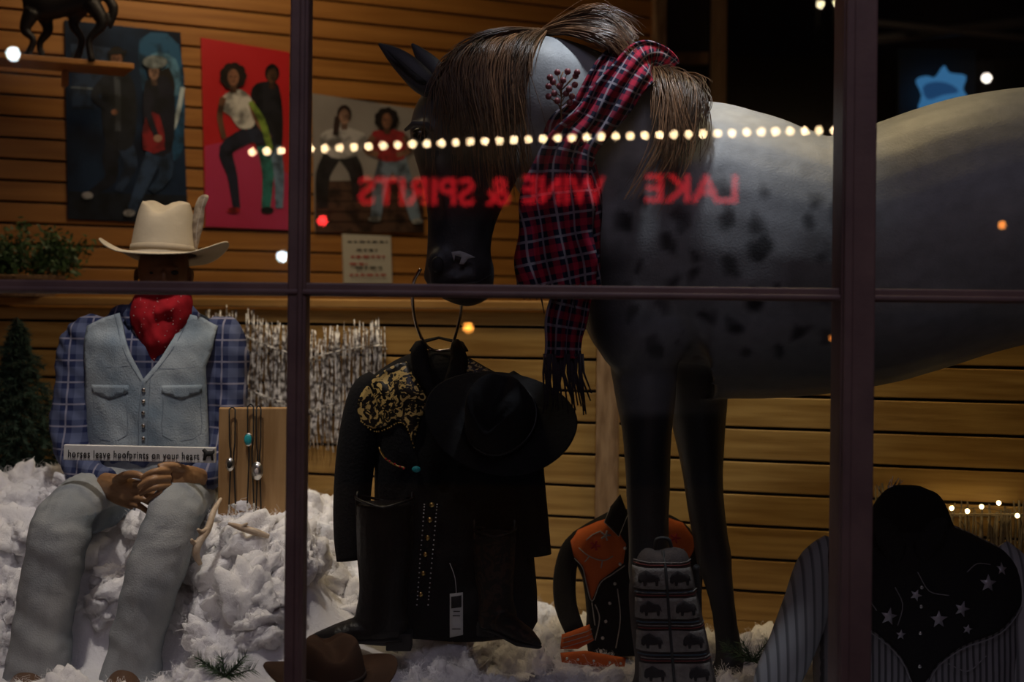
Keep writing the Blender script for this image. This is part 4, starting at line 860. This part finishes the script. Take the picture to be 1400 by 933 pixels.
# ------------------------------------------------------------ bison patterned backpack
g=G('bison_patterned_backpack'); BD=3.62
bk=Pil([(870,765),(882,750),(900,752),(918,748),(936,753),(944,770),(952,810),(962,850),(972,900),(976,945),(920,955),(872,948),(868,900),(862,850),(860,800)],BD,.06,24,.003,20,sm=3)
bk.build('pack_body',mat('pack_canvas',(.035,.025,.023),.9,col2=(.05,.036,.032),scale=30,bump=.3,bscale=200),g,step=6)
M_band1=mat('woven_band',(.15,.13,.115),.9,col2=(.20,.18,.16),scale=60,bump=.4,bscale=200); M_bis=mat('woven_bison',(.014,.010,.010),.9)
def bison(cx,cy,s_):
    o=[(-14,-2),(-12,-7),(-8,-9),(-4,-12),(0,-10),(5,-7),(11,-6),(14,-2),(15,4),(13,1),(12,9),(9,9),(8,3),(1,4),(-3,4),(-4,9),(-7,9),(-8,3),(-11,6),(-14,4)]
    sheet('bison',[(cx+a*s_,cy+b*s_) for a,b in o],bk.surf,M_bis,g,step=4,thick=.001,off=.0065)
rows=[(786,866,944),(826,868,952),(870,870,962),(914,874,970)]
for i,(yy,a,b) in enumerate(rows):
    sheet('band_%d'%i,[(a-2,yy-14),((a+b)/2,yy-15),(b-3,yy-14),(b,yy),(b+2,yy+13),((a+b)/2,yy+14),(a-2,yy+13)],bk.surf,M_band1,g,step=6,thick=.001,off=.004)
    for yo,m_ in ((-18,mat('stripe_red%d'%i,(.13,.025,.02),.9)),(18,mat('stripe_blue%d'%i,(.04,.07,.09),.9)),(-21.5,M_band1)): sstroke('weave_stripe',[(a,yy+yo),((a+b)/2,yy+yo),(b,yy+yo)],.0018,m_,g,bk.surf,off=.003)
    for cx_ in ([a+18,b-18]): bison(cx_,yy,1.0)
sstroke('centre_seam',[(905,752),(912,850),(920,950)],.004,M_ink,g,bk.surf,off=.006)
V,Fc=wire([P(896,752,BD),P(898,738,BD),P(914,738,BD),P(918,752,BD)],.005); mk('carry_loop',V,Fc,M_ink,g)
for x in (880,952): V,Fc=wire([P(x,775,BD+.05),P(x+3,830,BD+.10),P(x+2,930,BD+.06)],.009); mk('shoulder_strap',V,Fc,M_ink,g)
# ------------------------------------------------------------ star western shirt on bust
g=G('star_western_shirt_bust'); SD=3.78
M_str=stripes('silver_stripe_cloth',(.04,.04,.045),(.20,.195,.21),12,'UV',0,.3,.7)
M_str2=stripes('silver_pleat',(.11,.11,.118),(.30,.295,.31),42,'Object',0,.2,.6)
tb=Pil([(1196,716),(1150,732),(1118,748),(1108,800),(1112,860),(1112,935),(1130,975),(1250,985),(1380,985),(1402,930),(1400,850),(1396,790),(1378,756),(1340,735),(1292,714),(1245,705)],SD,.13,70,.008,22,sm=3); tb.build('shirt_body',M_str,g,step=9)
V,Fc=limb([(1245,750,SD,.10,.14),(1244,715,SD,.09,.112),(1243,690,SD,.08,.094),(1242,674,SD,.06,.068),(1242,665,SD,.03,.034)],5); mk('neck_form',V,Fc,M_felt,g)
yo=[(1114,756),(1150,736),(1196,718),(1240,712),(1292,717),(1340,738),(1378,760),(1394,790),(1385,808),(1350,842),(1318,858),(1290,870),(1262,890),(1236,925),(1225,905),(1212,880),(1180,850),(1140,826),(1112,802)]
sheet('yoke',yo,tb.surf,M_blackf,g,step=6,thick=.005,sm=2,off=.005)
for nm,o in (('collar_l',[(1196,712),(1215,710),(1240,745),(1226,775),(1200,745)]),('collar_r',[(1296,712),(1276,710),(1248,745),(1262,775),(1288,745)])): Pil(o,SD-.12,.015,10,sm=2).build(nm,M_blackf,g,step=5)
M_star=mat('silver_star',(.40,.38,.42),.45,.3)
def star(cx,cy,r,rt=0):
    sheet('star',[(cx+(r if k%2==0 else r*.42)*math.sin(k*math.pi/5+rt),cy-(r if k%2==0 else r*.42)*math.cos(k*math.pi/5+rt)) for k in range(10)],tb.surf,M_star,g,step=6,thick=.0015,off=.010)
for a in ((1196,828,12,.2),(1262,832,12,0),(1292,818,11,.3),(1328,785,12,.1),(1232,800,8,.4),(1350,768,8,.2),(1212,852,7,.1),(1160,776,9,.3),(1140,800,7,0),(1300,845,7,.2)): star(*a)
M_piping=mat('piping',(.20,.19,.20),.5)
sstroke('piping',[(1113,803),(1140,830),(1180,854),(1212,884),(1236,928),(1262,893),(1290,873),(1320,861),(1352,845),(1388,810)],.0018,M_piping,g,tb.surf,off=.010)
for pts in ([(1205,790),(1215,812),(1208,840)],[(1235,770),(1250,795),(1275,800)],[(1300,770),(1315,760),(1335,762)],[(1275,890),(1300,900),(1325,880)],[(1150,790),(1165,800),(1180,820)]): sstroke('scroll',pts,.0014,M_piping,g,tb.surf,off=.010)
dots('snaps',[(1240,790),(1238,850),(1236,930)],5,.005,M_silver,tb.surf,.008,g)
V,Fc=limb([(1140,745,SD-.01,.03,.035),(1118,775,SD-.03,.055,.055),(1102,830,SD-.05,.06,.062),(1082,885,SD-.07,.06,.062),(1064,925,SD-.08,.056,.06),(1052,955,SD-.09,.045,.05)],6); mk('sleeve_l',V,Fc,M_str2,g)
V,Fc=limb([(1362,750,SD-.01,.03,.035),(1386,785,SD-.03,.055,.055),(1400,840,SD-.05,.06,.06),(1402,900,SD-.07,.058,.058),(1400,950,SD-.08,.05,.05)],6); mk('sleeve_r',V,Fc,M_str2,g)
V,Fc=tube([Vector((P(1245,900,SD).x,SD,0)),Vector((P(1245,900,SD).x,SD,.25))],.05,16); mk('bust_stand',V,Fc,M_ink,g)
rt=twigscreen('twig_screen',1200,1420,lambda x:interp(x,[1200,1220,1260,1420],[665,672,690,690]),lambda x:830,46,mat('brown_twig',(.07,.05,.03),.8,col2=(.22,.17,.11),scale=30),SL,seed=9,rails=(lambda x:700,))
random.seed(3)
g=G('fairy_lights'); V,Fc=joinp([ball(SL(x,y,.09),.007,n=8,m=6) for x,y in ((1213,690),(1300,690),(1321,694),(1340,688),(1363,683),(1388,700),(1048,868),(1278,684))]); mk('bulbs',V,Fc,emis('fairy_warm',(1,.72,.3),14),g)
V,Fc=tube([SL(x,y,.085) for x,y in ((1205,686),(1260,696),(1300,690),(1345,690),(1400,700))],.001,4); mk('cord',V,Fc,M_ink,g)
sprayg=G('twig_spray'); pp=[]
for i in range(12): pp.append(tube([P(1215,720,3.95),P(1213+random.uniform(-6,6),685,3.95),P(1213+random.uniform(-16,22),650+random.uniform(0,15),3.95)],[.003,.002,.001],5))
V,Fc=joinp(pp); mk('twigs',V,Fc,M_twig,sprayg)
g=G('neon_sign')
nb=emis('neon_blue',(.08,.32,.68),.42); nb2=emis('neon_blue_deep',(.04,.16,.42),.3)
sheet('lit_panel',[(1252,110),(1266,104),(1278,106),(1290,90),(1298,100),(1320,104),(1316,122),(1322,134),(1300,136),(1286,146),(1256,150),(1260,130)],lambda x,y:P(x,y,7.6),nb,g,step=9,thick=.01,sm=3)
sheet('lit_panel_shade',[(1262,118),(1280,112),(1300,116),(1310,126),(1290,130),(1268,136)],lambda x,y:P(x,y,7.58),nb2,g,step=9,thick=.006,sm=3)
box('frame',P(1280,115,7.75),(.42,.04,.38),mat('sign_frame',(.05,.06,.07),.6),g)
g=G('ceiling_pipe'); V,Fc=tube([P(1190,55,7.2),P(1400,30,7.2),P(1600,10,7.2)],.03,12); mk('pipe',V,Fc,mat('pipe_grey',(.12,.11,.11),.5),g); V,Fc=tube([P(1190,30,7.0),P(1400,52,7.0),P(1600,60,7.0)],.02,12); mk('pipe_b',V,Fc,bpy.data.materials['pipe_grey'],g)
# ------------------------------------------------------------ lights
def area(name,loc,tgt,size,power,col,sy=None,spread=None):
    l=bpy.data.lights.new(name,'AREA'); l.energy=power; l.color=col; l.size=size
    if sy: l.shape='RECTANGLE'; l.size_y=sy
    if spread: l.spread=math.radians(spread)
    o=bpy.data.objects.new(name,l); sc.collection.objects.link(o); o.location=loc; o.rotation_euler=(Vector(tgt)-Vector(loc)).to_track_quat('-Z','Y').to_euler(); return o
def spot(name,loc,tgt,power,col,ang_,blend=.6,rad=.05):
    l=bpy.data.lights.new(name,'SPOT'); l.energy=power; l.color=col; l.spot_size=math.radians(ang_); l.spot_blend=blend; l.shadow_soft_size=rad
    o=bpy.data.objects.new(name,l); sc.collection.objects.link(o); o.location=loc; o.rotation_euler=(Vector(tgt)-Vector(loc)).to_track_quat('-Z','Y').to_euler(); return o
spot('display_spot_cowboy',(-.95,3.42,2.75),(-.97,4.15,.65),98,(1,.90,.80),52,1.0)
spot('display_spot_horse',(.34,3.55,2.9),(.34,3.82,1.6),84,(.86,.93,1),54,1.0)
spot('display_spot_twigs',(-.5,3.9,2.6),(-.62,4.93,.82),16,(1,.93,.85),30,.9)
area('display_wash_wall',(.9,4.05,2.7),(1.0,4.6,.5),.5,7.0,(1,.76,.38),sy=.3,spread=120)
area('display_wash_wall_left',(-.7,4.35,2.6),(-.6,4.95,.6),.5,4.6,(1,.78,.46),sy=.3,spread=120)
area('store_wash_posters',(-1.0,5.0,2.85),(-1.1,5.9,1.7),.9,7.4,(1,.76,.47),sy=.3)
area('street_glow',(0.3,-.6,5.2),(0,3.6,.5),2.4,32,(.82,.76,1))
wd=bpy.data.worlds.new('night'); sc.world=wd; wd.use_nodes=True; wd.node_tree.nodes['Background'].inputs[0].default_value=(.35,.4,.6,1); wd.node_tree.nodes['Background'].inputs[1].default_value=.004
# ------------------------------------------------------------ camera
cd=bpy.data.cameras.new('camera'); cam=bpy.data.objects.new('camera',cd); sc.collection.objects.link(cam); sc.camera=cam
cd.sensor_width=36; cd.lens=50; cd.shift_y=-(466.5-HY)/1400
cam.matrix_world=Matrix(((CA,-SA,0,0),(0,0,-1,0),(SA,CA,0,CZ),(0,0,0,1)))
cd.dof.use_dof=True; cd.dof.focus_distance=3.85; cd.dof.aperture_fstop=1.9
sc.view_settings.view_transform='Standard'; sc.view_settings.look='None'
